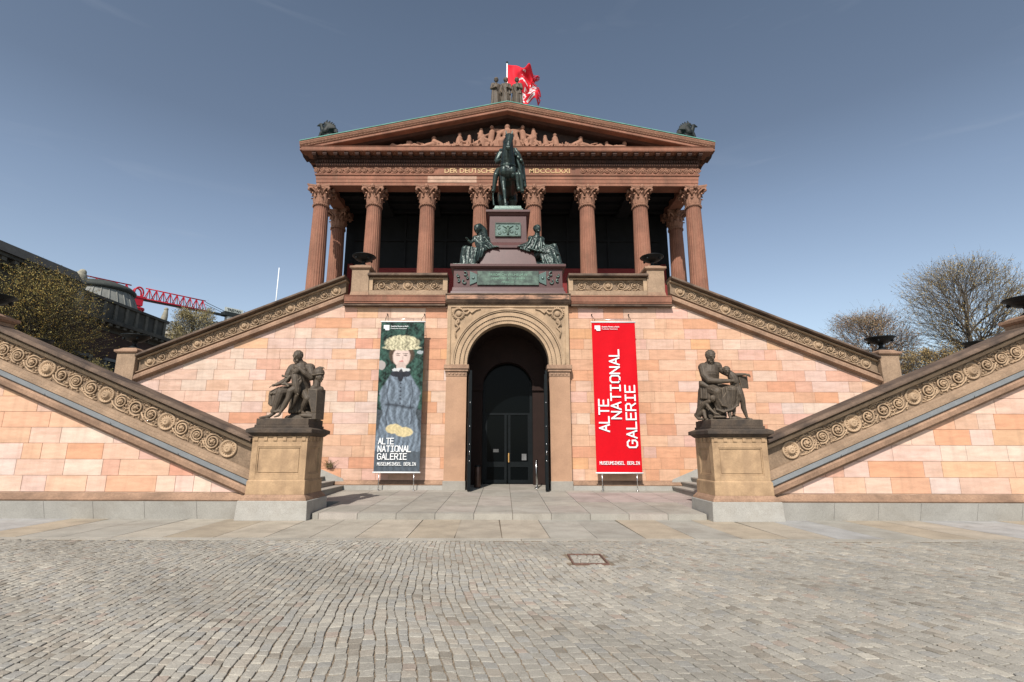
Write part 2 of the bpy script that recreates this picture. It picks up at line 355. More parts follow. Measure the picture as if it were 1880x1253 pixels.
# ================================================================== GROUND
def ground():
    mb = MB(); S = 900
    mb.add([(-S,-S,-0.024),(S,-S,-0.024),(S,S,-0.024),(-S,S,-0.024)], [(0,1,2,3)])
    m = bpy.data.materials.new('setts_ground'); m.use_nodes = True; t = m.node_tree; N = t.nodes; L = t.links
    b = N['Principled BSDF']; b.inputs['Roughness'].default_value = 0.85
    tc = N.new('ShaderNodeTexCoord'); v = N.new('ShaderNodeTexVoronoi'); v.inputs['Scale'].default_value = 8.5; v.feature = 'F1'; v.inputs['Randomness'].default_value = 0.6
    L.new(tc.outputs['Object'], v.inputs['Vector'])
    v2 = N.new('ShaderNodeTexVoronoi'); v2.inputs['Scale'].default_value = 8.5; v2.feature = 'DISTANCE_TO_EDGE'; v2.inputs['Randomness'].default_value = 0.6
    L.new(tc.outputs['Object'], v2.inputs['Vector'])
    r = N.new('ShaderNodeMapRange'); r.inputs['From Min'].default_value = 0.03; r.inputs['From Max'].default_value = 0.10; L.new(v2.outputs['Distance'], r.inputs['Value'])
    cr = N.new('ShaderNodeValToRGB'); cr.color_ramp.elements[0].color = (0.22,0.19,0.16,1); cr.color_ramp.elements[1].color = (0.36,0.33,0.30,1)
    L.new(v.outputs['Color'], cr.inputs[0])
    mx = N.new('ShaderNodeMix'); mx.data_type = 'RGBA'; mx.inputs['A'].default_value = (0.12,0.09,0.06,1)
    L.new(r.outputs[0], mx.inputs['Factor']); L.new(cr.outputs[0], mx.inputs['B']); L.new(mx.outputs['Result'], b.inputs['Base Color'])
    bp = N.new('ShaderNodeBump'); bp.inputs['Strength'].default_value = 0.5; bp.inputs['Distance'].default_value = 0.015; L.new(r.outputs[0], bp.inputs['Height']); L.new(bp.outputs[0], b.inputs['Normal'])
    tag(mb.build('ground', m), kind='structure')
ground()

def cobbles():
    """individual granite setts laid in wavering courses"""
    rnd = random.Random(3)
    V = []; Fc = []; C = []
    M['sett'] = mat('granite_setts', attr=True, nscale=9, namt=0.10, fine=90, famt=0.22, bump=0.45, bdist=0.004, rough=0.8, spec=0.3)
    def warp(u, v):
        sg = 1/(1+exp(-(u-0.8)*0.6))
        x = u + 0.26*sin(v*0.50 + 0.22*u + 0.9)*(1-.6*sg) + 0.03*sin(v*1.7 - u*0.7) - 0.42*(v-6.5)*sg
        y = v + 0.24*(u-0.8)*sg + 0.09*sin(u*1.3 + v*0.5) + 0.04*sin(u*3.7)
        return x, y
    W = 0.102
    def bnd(i, v):   # course boundary wobble
        return i*W + 0.008*sin(v*3.1 + i*2.7) + 0.008*sin(v*7.7 + i*1.3)
    HX0, HX1, HY0, HY1 = 0.88, 1.42, 8.08, 8.80
    nrow = int(17/W)
    for i in range(-nrow, nrow):
        v = -1.5 + rnd.random()*0.12
        while v < 13.5:
            L = rnd.uniform(0.095, 0.155)
            v2 = v + L
            um = (i+0.5)*W; xm, ym = warp(um, v+L/2)
            if 3.0 < ym < 10.02 and abs(xm) < 1.08*ym+1.4 and not (HX0-0.05 < xm < HX1+0.05 and HY0-0.06 < ym < HY1+0.06):
                g = rnd.uniform(0.0032, 0.0066)
                u00 = bnd(i, v)+g; u10 = bnd(i+1, v)-g; u01 = bnd(i, v2)+g; u11 = bnd(i+1, v2)-g
                va, vb = v+g*0.85, v2-g*0.85
                j = lambda s=0.007: rnd.uniform(-s, s)
                c = [(u00+j(), va+j()), (u10+j(), va+j()), (u11+j(), vb+j()), (u01+j(), vb+j())]
                ring = []
                for k in range(4):
                    a = c[k]; b = c[(k+1) % 4]; t = rnd.uniform(0.05, 0.13); t2 = rnd.uniform(0.88, 0.95)
                    ring.append((a[0]+(b[0]-a[0])*t, a[1]+(b[1]-a[1])*t)); 
                    ring.append(((a[0]+b[0])/2+j(0.004), (a[1]+b[1])/2+j(0.004)))
                    ring.append((a[0]+(b[0]-a[0])*t2, a[1]+(b[1]-a[1])*t2))
                cu = sum(p[0] for p in ring)/12; cv = sum(p[1] for p in ring)/12
                base = len(V); hz = rnd.uniform(-0.003, 0.002); tx = rnd.uniform(-0.02, 0.02); ty = rnd.uniform(-0.02, 0.02)
                for lvl, (sc_, z) in enumerate(((1.0, -0.04), (1.0, -0.0045), (0.94, -0.0005))):
                    for (pu, pv) in ring:
                        qu = cu+(pu-cu)*sc_; qv = cv+(pv-cv)*sc_
                        x, y = warp(qu, qv)
                        zz = z + .006*sin(x*.9+2)*sin(y*1.2) + .003*sin(x*3.1+y*2.3) - .003 + (hz + tx*(qu-cu) + ty*(qv-cv) + (rnd.uniform(-.0015, .0015) if lvl == 2 else 0))
                        V.append((x, y, zz))
                x_c, y_c = x, y = warp(cu, cv); V.append((x, y, 0.001+.006*sin(x*.9+2)*sin(y*1.2)+.003*sin(x*3.1+y*2.3)-.003+hz+rnd.uniform(-.002, .002)))
                r = rnd.random()
                if r < 0.58: cc = (0.345,0.32,0.285)
                elif r < 0.72: cc = (0.32,0.305,0.285)
                elif r < 0.84: cc = (0.365,0.325,0.28)
                elif r < 0.92: cc = (0.42,0.385,0.335)
                elif r < 0.97: cc = (0.27,0.24,0.205)
                else: cc = (0.35,0.29,0.25)
                f = rnd.uniform(0.93, 1.07)*.86*(1+.10*sin(x_c*.8+1)*sin(y_c*1.1)+.06*sin(x_c*2.3+y_c*3.1)); cc = (cc[0]*f*1.04, cc[1]*f*1.03, cc[2]*f*.98)
                for lv in range(2):
                    for k in range(12):
                        k2 = (k+1) % 12
                        Fc.append((base+lv*12+k, base+lv*12+k2, base+(lv+1)*12+k2, base+(lv+1)*12+k)); C.append(cc)
                for k in range(12):
                    Fc.append((base+24+k, base+24+(k+1) % 12, base+36)); C.append(cc)
            v = v2
    mb = MB(); mb.v = V; mb.f = Fc; mb.c = C; mb.sm = [False]*len(Fc)
    tag(mb.build('cobblestone_paving', M['sett'], recalc=False), kind='structure')
    # sand bedding that shows in the joints
    bed = MB(); bed.add([(-4.6,2.9,-0.019),(4.6,2.9,-0.019),(12.2,10.08,-0.019),(-12.2,10.08,-0.019)], [(0,1,2,3)])
    tag(bed.build('sand_bedding', mat('joint_sand', (0.23,0.18,0.13), nscale=5, namt=0.3, fine=60, famt=0.4, bump=0.5)), kind='structure')
    # rusty frame around a paved access cover
    a = empty('access_cover', (1.15, 8.44, 0)); tag(a, 'rusty square iron frame of an access cover filled with setts, let into the cobbles', 'access cover')
    fr = MB(); x0, x1, y0, y1 = HX0-1.15, HX1-1.15, HY0-8.44, HY1-8.44; t = 0.022
    for bx in ((x0,x1,y0,y0+t),(x0,x1,y1-t,y1),(x0,x0+t,y0+t,y1-t),(x1-t,x1,y0+t,y1-t)): fr.box(*bx, -0.02, 0.006)
    fr.build('frame', M['rust'], a)
    st = MB()
    for yy in range(5):
        x = x0+t+0.008
        while x < x1-t-0.05:
            L = rnd.uniform(0.09, 0.15); xe = min(x+L, x1-t-0.006); ya = y0+t+0.008+yy*0.125
            f = rnd.uniform(.85, 1.1)
            st.frustum((x, xe-0.01, ya, ya+0.113), (x+0.01, xe-0.02, ya+0.01, ya+0.103), -0.018, 0.0, (0.325*f,0.295*f,0.25*f)); x = xe
    st.build('infill_stones', M['sett'], a)
cobbles()

def paving():
    rnd = random.Random(5)
    pal = [(0.34,0.315,0.27),(0.36,0.31,0.245),(0.345,0.335,0.32),(0.37,0.33,0.27),(0.31,0.29,0.25),(0.36,0.30,0.225)]
    mb = MB(); x = -34.0
    while x < 34:
        wd = rnd.uniform(0.68, 0.78)*1.25
        c = rnd.choice(pal); f = rnd.uniform(.92, 1.06); c = tuple(v*f for v in c)
        sk = 0.07*rnd.uniform(.6, 1.4)
        g = 0.007
        mb.add([(x+g,10.30,0.0),(x+wd-g,10.30,0.0),(x+wd-g-sk,12.9,0.012),(x+g-sk,12.9,0.012),(x+g,10.30,-0.05),(x+wd-g,10.30,-0.05),(x+wd-g-sk,12.9,-0.05),(x+g-sk,12.9,-0.05)],
               [(0,1,2,3),(0,4,5,1),(1,5,6,2),(2,6,7,3),(3,7,4,0)], c)
        x += wd
    x = -34.0
    while x < 34:
        wd = rnd.uniform(1.6, 3.6); f = rnd.uniform(.9, 1.12)
        mb.box(x+.006, x+wd-.006, 10.07, 10.29, -0.05, -0.002, (0.36*f,0.33*f,0.28*f)); x += wd
    tag(mb.build('pavement', M['slab']), kind='structure')
    j = MB(); j.box(-34, 34, 10.05, 13.2, -0.06, -0.015)
    tag(j.build('pavement_bed', mat('slab_joint', (0.16,0.125,0.09), bump=0)), kind='structure')
paving()

PZ = lambda y: 0.15 + 0.0262*(y-12.8)      # forecourt surface, rising gently to the wall
def forecourt():
    a = empty('entrance_terrace', (0, 12.8, 0)); tag(a, 'low grey stone terrace of large slabs in front of the open arched doorway', 'terrace', kind='structure')
    rnd = random.Random(11); mb = MB()
    rows = [12.8, 13.04, 14.2, 15.0, 16.3, 17.45, 18.2, 19.2, 20.3]
    w = 0.926
    xs = [0.07 + k*w for k in range(-6, 7)]; xs[0] = -4.92+.0
    for r in range(len(rows)-1):
        y0, y1 = rows[r], rows[r+1]
        for k in range(-8, 8):
            xa, xb = 0.07+k*w, 0.07+(k+1)*w
            if r <= 2:
                xa, xb = max(xa, -4.72), min(xb, 4.74)
            if r >= 6: xa, xb = max(xa, -1.6), min(xb, 1.6)
            if xb-xa < 0.05: continue
            f = rnd.uniform(.90, 1.08); base = rnd.choice([(0.325,0.295,0.25),(0.335,0.295,0.255),(0.31,0.285,0.245)])
            if 1 < k < 6 and r in (3,4) : base = (0.335,0.275,0.25)
            c = tuple(v*f for v in base); g = 0.006
            z0, z1 = PZ(y0), PZ(y1)
            ga = 0.0 if (r == 0) else g*0.4
            mb.add([(xa+g,y0+ga,z0),(xb-g,y0+ga,z0),(xb-g,y1-ga,z1),(xa+g,y1-ga,z1),(xa+g,y0+ga,0.0),(xb-g,y0+ga,0.0),(xb-g,y1-ga,0.0),(xa+g,y1-ga,0.0)],
                   [(0,1,2,3),(0,4,5,1),(1,5,6,2),(2,6,7,3),(3,7,4,0)], c)
    mb.build('slabs', M['slab'], a, (0,-12.8,0))
    b = MB(); b.add([(-4.7,12.83,.005),(4.7,12.83,.005),(4.7,20.3,.005),(-4.7,20.3,.005),(-4.7,12.83,PZ(12.83)-.03),(4.7,12.83,PZ(12.83)-.03),(4.7,20.3,PZ(20.3)-.03),(-4.7,20.3,PZ(20.3)-.03)],
                    [(0,3,2,1),(4,5,6,7),(0,1,5,4),(1,2,6,5),(2,3,7,6),(3,0,4,7)])
    b.build('bed', mat('terrace_joint', (0.15,0.115,0.085), bump=0), a, (0,-12.8,0))
    # ground below the stairs at terrace level
forecourt()

# ------------------------------------------------------------------ block walls
def clip(poly, a, b, c):
    """keep a*x+b*z<=c"""
    out = []
    n = len(poly)
    for i in range(n):
        p, q = poly[i], poly[(i+1) % n]
        dp = a*p[0]+b*p[1]-c; dq = a*q[0]+b*q[1]-c
        if dp <= 0: out.append(p)
        if (dp < 0 < dq) or (dq < 0 < dp):
            t = dp/(dp-dq); out.append((p[0]+(q[0]-p[0])*t, p[1]+(q[1]-p[1])*t))
    return out
def clipto(poly, region):
    n = len(region)
    for i in range(n):
        p, q = region[i], region[(i+1) % n]      # region counter-clockwise
        a, b = (q[1]-p[1]), -(q[0]-p[0])
        poly = clip(poly, a, b, a*p[0]+b*p[1])
        if len(poly) < 3: return []
    return poly
def area(p): return abs(sum(p[i][0]*p[(i+1)%len(p)][1]-p[(i+1)%len(p)][0]*p[i][1] for i in range(len(p))))/2
PALE = [(0.78,0.53,0.43),(0.80,0.58,0.47),(0.78,0.56,0.50),(0.80,0.64,0.54),(0.74,0.60,0.56),(0.78,0.50,0.36),(0.74,0.41,0.31),(0.76,0.35,0.25),(0.78,0.47,0.28)]
PALE = [tuple(a*.78+b*.22 for a,b in zip(c,(.79,.57,.43))) for c in PALE]
PW = [5, 5, 5, 3.5, 2.6, 3, 2.2, 0.9, 1.1]
WARM = [(0.76,0.44,0.30),(0.78,0.49,0.34),(0.76,0.39,0.24),(0.77,0.52,0.41),(0.70,0.34,0.22),(0.80,0.60,0.48),(0.76,0.48,0.42),(0.79,0.43,0.23)]
WARM = [tuple(a*.82+b*.18 for a,b in zip(c,(.77,.49,.32))) for c in WARM]
WW = [5, 5, 3.2, 4, 1.6, 1.3, 2.4, 1.3]
def blocks(region, y, course, z0, seed, warm, thick=0.012, warmx=6.0):
    rnd = random.Random(seed); mb = MB()
    xs = [p[0] for p in region]; zs = [p[1] for p in region]
    z = z0
    while z < max(zs):
        x = min(xs)-rnd.random()*0.9
        while x < max(xs):
            L = rnd.choice([0.45, 0.6, 0.75, 0.88, 1.0, 1.25])*rnd.uniform(.93, 1.08)
            g = 0.0018
            q = clipto([(x+g,z+g),(x+L-g,z+g),(x+L-g,z+course-g),(x+g,z+course-g)], region)
            if len(q) >= 3 and area(q) > 0.002:
                pw = warm(abs(x+L/2), z+course/2)
                if rnd.random() < pw: c = rnd.choices(WARM, WW)[0]
                else: c = rnd.choices(PALE, PW)[0]
                f = rnd.uniform(.90, 1.0); c = (c[0]*f*.83, c[1]*f*.80, c[2]*f*.77)
                # a small bevelled face: front face inset 3 mm
                cx = sum(p[0] for p in q)/len(q); cz = sum(p[1] for p in q)/len(q); n = len(q)
                fy = y - thick - rnd.uniform(0, .003)
                fr = [(px+(cx-px)*0.004/max(.05,abs(cx-px)), fy, pz+(cz-pz)*0.004/max(.05,abs(cz-pz))) for px, pz in q]
                mb.add([(px, y, pz) for px, pz in q]+fr, [tuple(range(n, 2*n))]+[(i,(i+1)%n,(i+1)%n+n,i+n) for i in range(n)], c)
            x += L
        z += course
    return mb
def fracnoise(x, z): return 0.5+0.5*sin(x*1.3+z*0.8)*cos(x*0.41-z*1.7)
wwarm = lambda x, z: max(0.05, min(0.95, 1.15-(x-3.2)*0.16-(z-2.0)*0.11))
wwarm_r = lambda x, z: max(0.35, min(0.97, 1.30-(x-3.2)*0.09-(z-2.0)*0.07))

# ================================================================== STAIRCASES (a mirrored pair)
SL = 0.41
lowz = lambda x: 1.97 + SL*(x-6.42)        # coping top of the lower flight
upz = lambda x: 5.02 + SL*(13.27-x)        # coping top of the upper flight
XT, XL, XE = 5.85, 13.35, 18.3
YF, YW = 12.9, 18.3

def scroll_unit(w, h, kind, rnd):
    """one rosette or spiral scroll in a cell w x h, centred; y<0 points to the viewer"""
    mb = MB(); R = h*0.47
    if kind == 'rose':
        mb.lathe([(R*1.0,0),(R*1.0,0.035),(R*0.86,0.05),(R*0.78,0.016),(R*0.50,0.016),(R*0.44,0.075),(R*0.26,0.10),(R*0.20,0.075),(R*0.12,0.105),(0.001,0.11)], n=20, cap=False)
        for k in range(16):
            a = 2*pi*k/16
            mb.ell((R*0.64*cos(a), R*0.64*sin(a), 0.016), (R*0.11, R*0.045, 0.026), Matrix.Rotation(a,3,'Z'), n=5, m=3)
    else:
        d = 1 if kind == 'a' else -1
        Rs = R*rnd.uniform(.80, .9)
        pts = []; rs = []; T = rnd.uniform(1.6,2.4)*2*pi; ph = rnd.uniform(-.5,.5)
        for k in range(34):
            t = k/33; a = -t*T*d + (0.4 if d > 0 else pi-0.4) + pi*0.5 + ph; r = Rs*(1-t*0.80)
            pts.append((r*cos(a), r*sin(a), 0.018+0.035*t)); rs.append(R*0.115*(1-0.30*t))
        mb.tube(pts, rs, 5)
        mb.ell((0,0,0.04), (R*0.24, R*0.24, 0.065), n=8, m=5)
        for k in range(6): mb.ell((R*.3*cos(k*1.05), R*.3*sin(k*1.05), 0.045), (R*.11,R*.08,.04), Matrix.Rotation(k*1.05,3,'Z'), n=5, m=4)
        # leaves growing off the outer turn
        for k in range(rnd.choice((9,12,14))):
            a = 2*pi*k/12+rnd.uniform(-.3,.3)
            r = Rs*rnd.uniform(1.0,1.12)
            mb.ell((r*cos(a), max(-h*.46,min(h*.46,r*sin(a))), 0.008), (R*rnd.uniform(.12,.20), R*rnd.uniform(.07,.12), 0.035), Matrix.Rotation(a+0.7*d,3,'Z'), n=6, m=4)
        # stem linking to the next cell
        st = [(-w*0.62,-d*R*0.9,0.006),(-w*0.35,-d*R*1.0,0.014),(0,-d*R*0.98,0.016),(w*0.35,-d*R*0.72,0.014),(w*0.62,-d*R*0.2,0.008)]
        mb.tube(st, R*0.10, 5)
        for sx in (-1, 1):
            for sz in (-1, 1):
                for q in range(4):
                    mb.ell((sx*w*rnd.uniform(.30,.50), sz*h*rnd.uniform(.26,.46), 0.010), (R*.17,R*.08,.034), Matrix.Rotation(rnd.uniform(0,3),3,'Z'), n=6, m=4)
    return mb
def frieze(xa, za, xb, zb, h, y, n, seed, ends=True):
    """scroll relief from (xa,za) to (xb,zb) (centre line), n cells; lies on plane y, in front of it"""
    rnd = random.Random(seed); mb = MB()
    L = sqrt((xb-xa)**2+(zb-za)**2); ang = atan2(zb-za, xb-xa); w = L/n
    for i in range(n):
        k = 'rose' if i % 4 == (0 if ends else 2) else ('a' if (i % 4) in (1, 3) else 'b')
        u = scroll_unit(w, h*rnd.uniform(.93,1.03), k, rnd)
        t = (i+0.5)/n; cx = xa+(xb-xa)*t; cz = za+(zb-za)*t
        Mx = Matrix.Translation((cx, y, cz)) @ Matrix.Rotation(-ang, 4, 'Y') @ Matrix.Rotation(pi/2, 4, 'X')
        mb.join(u, Mx)
    return mb

def staircase(s):
    side = 'left' if s < 0 else 'right'
    a = empty('grand_staircase', (s*12, 12.9, 0))
    tag(a, 'double stone staircase with scroll carved balustrades, %s of the arched doorway' % side, 'staircase', 'twin outdoor staircases flanking the doorway')
    def put(mb, name, m, parent=a, bevel=0):
        if s < 0: mb = mb.mirrored()
        par = parent
        o = mb.build(name, m, par)
        off = Vector((-s*12, -12.9, 0))
        if par is a: o.location = off
        if bevel:
            b = o.modifiers.new('bevel', 'BEVEL'); b.width = bevel; b.segments = 2; b.limit_method = 'ANGLE'; b.angle_limit = radians(35)
        return o
    # --- granite footing and base mould
    g = MB(); rnd = random.Random(21 if s < 0 else 22); x = 6.38
    while x < 18.6:
        L = rnd.uniform(1.0, 1.35); xe = min(x+L, 18.7)
        f = 0.004
        g.add([(x+f,12.80,0),(xe-f,12.80,0),(xe-f,12.66+.02,.42),(x+f,12.68,.42),(x+f,13.0,0),(xe-f,13.0,0),(xe-f,13.0,.425),(x+f,13.0,.425)],
              [(0,1,2,3),(3,2,6,7),(0,3,7,4),(1,5,6,2)]); x = xe
    put(g, 'granite_footing', M['granite'])
    bm_ = MB(); bm_.run([(12.74,.425),(12.72,.455),(12.80,.50),(12.86,.575),(12.885,.60),(13.1,.60),(13.1,.425)], (6.34,0), (18.6,0))
    put(bm_, 'base_moulding', M['string'])
    # --- lower outer wall
    body = MB(); body.prism([(6.5,.3),(18.55,.3),(18.55,3.62),(13.35,3.62),(6.5,.8)], 12.90, 13.15)
    put(body, 'lower_wall_core', M['joint'])
    reg = [(6.62,.60),(18.5,.60),(18.5,lowz(XL)-1.38),(XL,lowz(XL)-1.38),(6.62,max(.61,lowz(6.62)-1.38))]
    if s < 0: reg = [(-x, z) for x, z in reversed(reg)]
    wl = blocks(reg, 12.90, 0.385, 0.62, 31 if s < 0 else 32, lambda x, z: 0.22 if s < 0 else (0.42 if z < 1.4 else 0.14))
    o = wl.build('lower_wall_blocks', M['block'], a); o.location = (-s*12, -12.9, 0)
    # --- lower parapet, sloping then level
    def parapet(parts, xa, xb, zf, yb, thick):
        """yb: wall plane; zf: coping height function"""
        A = (xa, zf(xa)); B = (xb, zf(xb))
        P = MB(); P.run([(yb+.05,-1.0),(yb+.05,-.12),(yb+thick,-.12),(yb+thick,-1.0)], A, B)
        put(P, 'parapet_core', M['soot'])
        return A, B
    lower_x0 = 6.29
    for (xa, xb, zf) in ((lower_x0, XL, lowz), (XL, 18.5, lambda x: lowz(XL))):
        A, B = parapet(a, xa, xb, zf, 12.90, .42)
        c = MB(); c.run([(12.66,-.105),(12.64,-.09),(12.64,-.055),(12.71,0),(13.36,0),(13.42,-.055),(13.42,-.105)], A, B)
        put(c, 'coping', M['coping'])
        c = MB(); c.run([(12.86,-.15),(12.80,-.107),(13.30,-.107),(13.30,-.15)], A, B); put(c, 'coping_undercut', M['coping'])
        c = MB(); c.run([(12.90,-.275),(12.84,-.262),(12.83,-.23),(12.80,-.225),(12.80,-.175),(12.84,-.152),(12.99,-.152),(12.99,-.275)], A, B); put(c, 'top_rail', M['relief'])
        c = MB(); c.run([(12.80,-1.02),(12.775,-1.0),(12.775,-.945),(12.80,-.94),(12.81,-.88),(12.84,-.875),(12.845,-.825),(12.89,-.80),(12.99,-.80),(12.99,-1.02)], A, B); put(c, 'bottom_rail', M['ochre'])
        c = MB(); c.run([(12.70,-1.115),(12.715,-1.135),(12.80,-1.035),(12.785,-1.02)], A, B); put(c, 'metal_trough', M['greyrail'])
        c = MB(); c.run([(12.90,-1.42),(12.86,-1.415),(12.85,-1.37),(12.76,-1.345),(12.735,-1.33),(12.72,-1.22),(12.75,-1.19),(12.76,-1.155),(12.82,-1.10),(12.96,-1.10),(12.96,-1.42)], A, B); put(c, 'string_course', M['string'])
        c = MB(); c.run([(12.86,-1.36),(12.84,-1.02),(12.99,-1.02),(12.99,-1.36)], A, B); put(c, 'string_core', M['coping'])
    seams = MB()
    for q in range(4):
        xq = 8.0 + q*1.75; zq = lowz(xq)
        seams.add([(xq,12.69,zq-1.125),(xq+.02,12.69,zq-1.115),(xq+.12,12.775,zq-.985),(xq+.10,12.775,zq-.995)], [(0,1,2,3)])
    put(seams, 'trough_seam', M['iron'])
    f = frieze(6.75, lowz(6.75)-.535, 13.2, lowz(13.2)-.535, 0.47, 12.95, 16, 5)
    put(f, 'scroll_relief', M['relief'])
    # --- steps of the lower flight (behind the parapet) and landing
    st = MB(); x = 5.62; z = PZ(18.2) ; n = 0; rise = 0.146; tread = rise/SL
    while z + rise*(n+1) < lowz(XL)-.95 and n < 30:
        x0 = x + n*tread; zz = PZ(18.1)+.0+rise*(n+1)
        y0 = 13.33 if x0 > 7.1 else 14.05
        st.box(x0, x0+tread+.30, y0, 18.25, .02, zz-rise*0.28)
        st.box(x0-.03, x0+tread+.02, y0, 18.25, zz-rise*0.28, zz)
        n += 1
    XLd = x+n*tread; ZL = PZ(18.1)+rise*n
    st.box(XLd-.03, 18.4, 13.33, 18.25, ZL-.25, ZL)
    st.box(XLd-.03, 18.4, 18.25, 22.6, ZL-.25, ZL)
    put(st, 'steps', M['step'])
    skirt = MB(); skirt.prism([(5.55,PZ(18.2)-.05),(5.55,PZ(18.2)+.10),(5.30+.40,PZ(18.2)+.36),(XLd, ZL+.30),(XLd,ZL-.5),(6.9,PZ(18.2)-.05)], 18.235, 18.285)
    put(skirt, 'stair_skirting', M['granite'])
    # --- upper flight wall (facing the court)
    core = MB(); core.prism([(2.1,.2),(18.3,.2),(18.3,ZL-.01),(13.3,ZL-.01),(13.3,upz(13.3)-1.0),(XT,upz(XT)-1.0),(2.1,7.0)], 18.30, 18.6)
    put(core, 'court_wall_core', M['joint'])
    reg = [(2.2,.60),(13.5,.60),(13.5,upz(13.5)-.985),(6.1,upz(6.1)-.985),(2.2,6.83)]
    if s < 0: reg = [(-x, z) for x, z in reversed(reg)]
    wl = blocks(reg, 18.30, 0.385, 0.60, 41 if s < 0 else 42, wwarm if s < 0 else wwarm_r)
    o = wl.build('court_wall_blocks', M['block'], a); o.location = (-s*12, -12.9, 0)
    b_ = MB(); b_.run([(18.16,.44),(18.15,.47),(18.20,.52),(18.26,.585),(18.287,.60),(18.4,.60),(18.4,.44)], (2.2,0), (6.0,0)); put(b_, 'court_base_moulding', M['string'])
    kerb = MB(); x = 2.2
    for L in (1.1, 1.4, .93): kerb.box(x+.003, x+L-.003, 18.08, 18.35, .2, .437); x += L
    put(kerb, 'court_kerb', M['granite'])
    # --- upper parapet
    for (xa, xb, zf) in ((XT+.2, XL, upz), (2.25, 5.2, lambda x: 8.06)):
        A = (xa, zf(xa)); B = (xb, zf(xb)); lvl = xa < 3
        c = MB(); c.run([(18.04,-.12),(18.02,-.10),(18.02,-.05),(18.09,0),(18.72,0),(18.78,-.05),(18.78,-.12)], A, B); put(c, 'coping', M['coping'])
        c = MB(); c.run([(18.25,-.21),(18.21,-.20),(18.20,-.15),(18.25,-.122),(18.6,-.122),(18.6,-.21)], A, B); put(c, 'top_rail', M['relief'])
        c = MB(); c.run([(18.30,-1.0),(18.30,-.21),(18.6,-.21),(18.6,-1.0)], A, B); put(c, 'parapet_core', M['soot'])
        if lvl:
            c = MB(); c.run([(18.17,-.86),(18.16,-.80),(18.17,-.655),(18.22,-.645),(18.35,-.645),(18.35,-.86)], A, B); put(c, 'bottom_rail', M['ochre'])
            c = MB(); c.box(2.25,2.42,18.18,18.32,8.06-.645,8.06-.21); put(c, 'end_frame', M['relief']); c = MB(); c.box(5.03,5.2,18.18,18.32,8.06-.645,8.06-.21); put(c, 'end_frame', M['relief'])
            f = frieze(2.5, 7.63, 4.97, 7.63, 0.40, 18.30, 5, 9 if s < 0 else 10, ends=False); put(f, 'scroll_relief', M['relief'])
        else:
            c = MB(); c.run([(18.22,-.70),(18.17,-.68),(18.18,-.655),(18.22,-.64),(18.35,-.64),(18.35,-.70)], A, B); put(c, 'bottom_rail', M['ochre'])
            c = MB(); c.run([(18.27,-.78),(18.25,-.70),(18.35,-.70),(18.35,-.78)], A, B); put(c, 'rail_undercut', M['coping'])  # dark strip stands in for the shadow gap below the rail
            c = MB(); c.run([(18.285,-1.02),(18.24,-1.01),(18.23,-.975),(18.13,-.95),(18.10,-.93),(18.10,-.83),(18.13,-.80),(18.14,-.765),(18.35,-.765),(18.35,-1.02)], A, B); put(c, 'string_course', M['string'])
            f = frieze(6.2, upz(6.2)-.425, 13.15, upz(13.15)-.425, 0.40, 18.30, 17, 7 if s < 0 else 8); put(f, 'scroll_relief', M['relief'])
    c = MB(); c.run([(18.285,6.83),(18.20,6.86),(18.10,6.90),(18.12,6.955),(18.09,6.96),(18.08,7.14),(18.12,7.165),(18.08,7.17),(18.08,7.20),(18.6,7.20),(18.6,6.83)], (2.3,0), (6.02,0)); put(c, 'string_course', M['red'])
    c = MB(); c.run([(18.085,6.80),(18.075,6.835),(18.087,6.855),(18.3,6.86),(18.3,6.80)], (2.3,0), (6.05,0)); put(c, 'string_drip', M['coping'])
    # steps and terrace behind the parapet
    ut = MB(); n2 = 20
    for k in range(n2):
        xx = 13.0-k*0.355; zz = ZL+0.146*(k+1)
        ut.box(xx-.37, xx, 18.6, 22.3, max(ZL, zz-.5), zz)
    put(ut, 'steps', M['step'])
    tr = MB(); tr.box(0.0, 5.9, 18.6, 29.0, 6.7, 7.12); tr.box(5.9, 10.6, 22.3, 29.0, 6.5, 7.12); put(tr, 'terrace_floor', M['step'])
    bw = MB(); bw.prism([(5.0,.2),(18.3,.2),(18.3,ZL+.9),(13.3,ZL+.9),(XT+.6,upz(XT+.6)-1.9),(5.0,7.0)], 22.3, 22.6); put(bw, 'rear_wall', M['string'])
    # --- posts
    def post(cx, y0, y1, hw, zb, zt, name='post'):
        p = MB()
        p.box(cx-hw, cx+hw, y0, y1, zb, zt-.22)
        o = put(p, name, M['ochre'], bevel=.01)
        c = MB(); c.frustum((cx-hw-.02,cx+hw+.02,y0-.02,y1+.02),(cx-hw-.07,cx+hw+.07,y0-.07,y1+.07), zt-.222, zt-.17)
        c.box(cx-hw-.08,cx+hw+.08,y0-.08,y1+.08, zt-.172, zt-.09)
        c.frustum((cx-hw-.03,cx+hw+.03,y0-.03,y1+.03),(cx-hw+.10,cx+hw-.10,y0+.10,y1-.10), zt-.092, zt)
        o2 = c.build('cap', M['string'], o) if s > 0 else c.mirrored().build('cap', M['string'], o)
        b = MB(); b.frustum((cx-hw-.03,cx+hw+.03,y0-.03,y1+.03),(cx-hw-.002,cx+hw+.002,y0-.002,y1+.002), zb, zb+.14)
        (b if s > 0 else b.mirrored()).build('foot', M['string'], o)
        bpn = o2.modifiers.new('bevel','BEVEL'); bpn.width = .008; bpn.segments = 2
        return o
    post(5.49, 18.13, 18.80, .32, 7.20, 8.42)
    post(13.72, 18.12, 18.78, .34, 3.9, 5.22)
    post(13.72, 12.74, 13.42, .38, 3.6, 5.12)
    post(18.0, 18.9, 19.5, .34, 3.9, 5.22)
    return a
SR = staircase(1); SLf = staircase(-1)

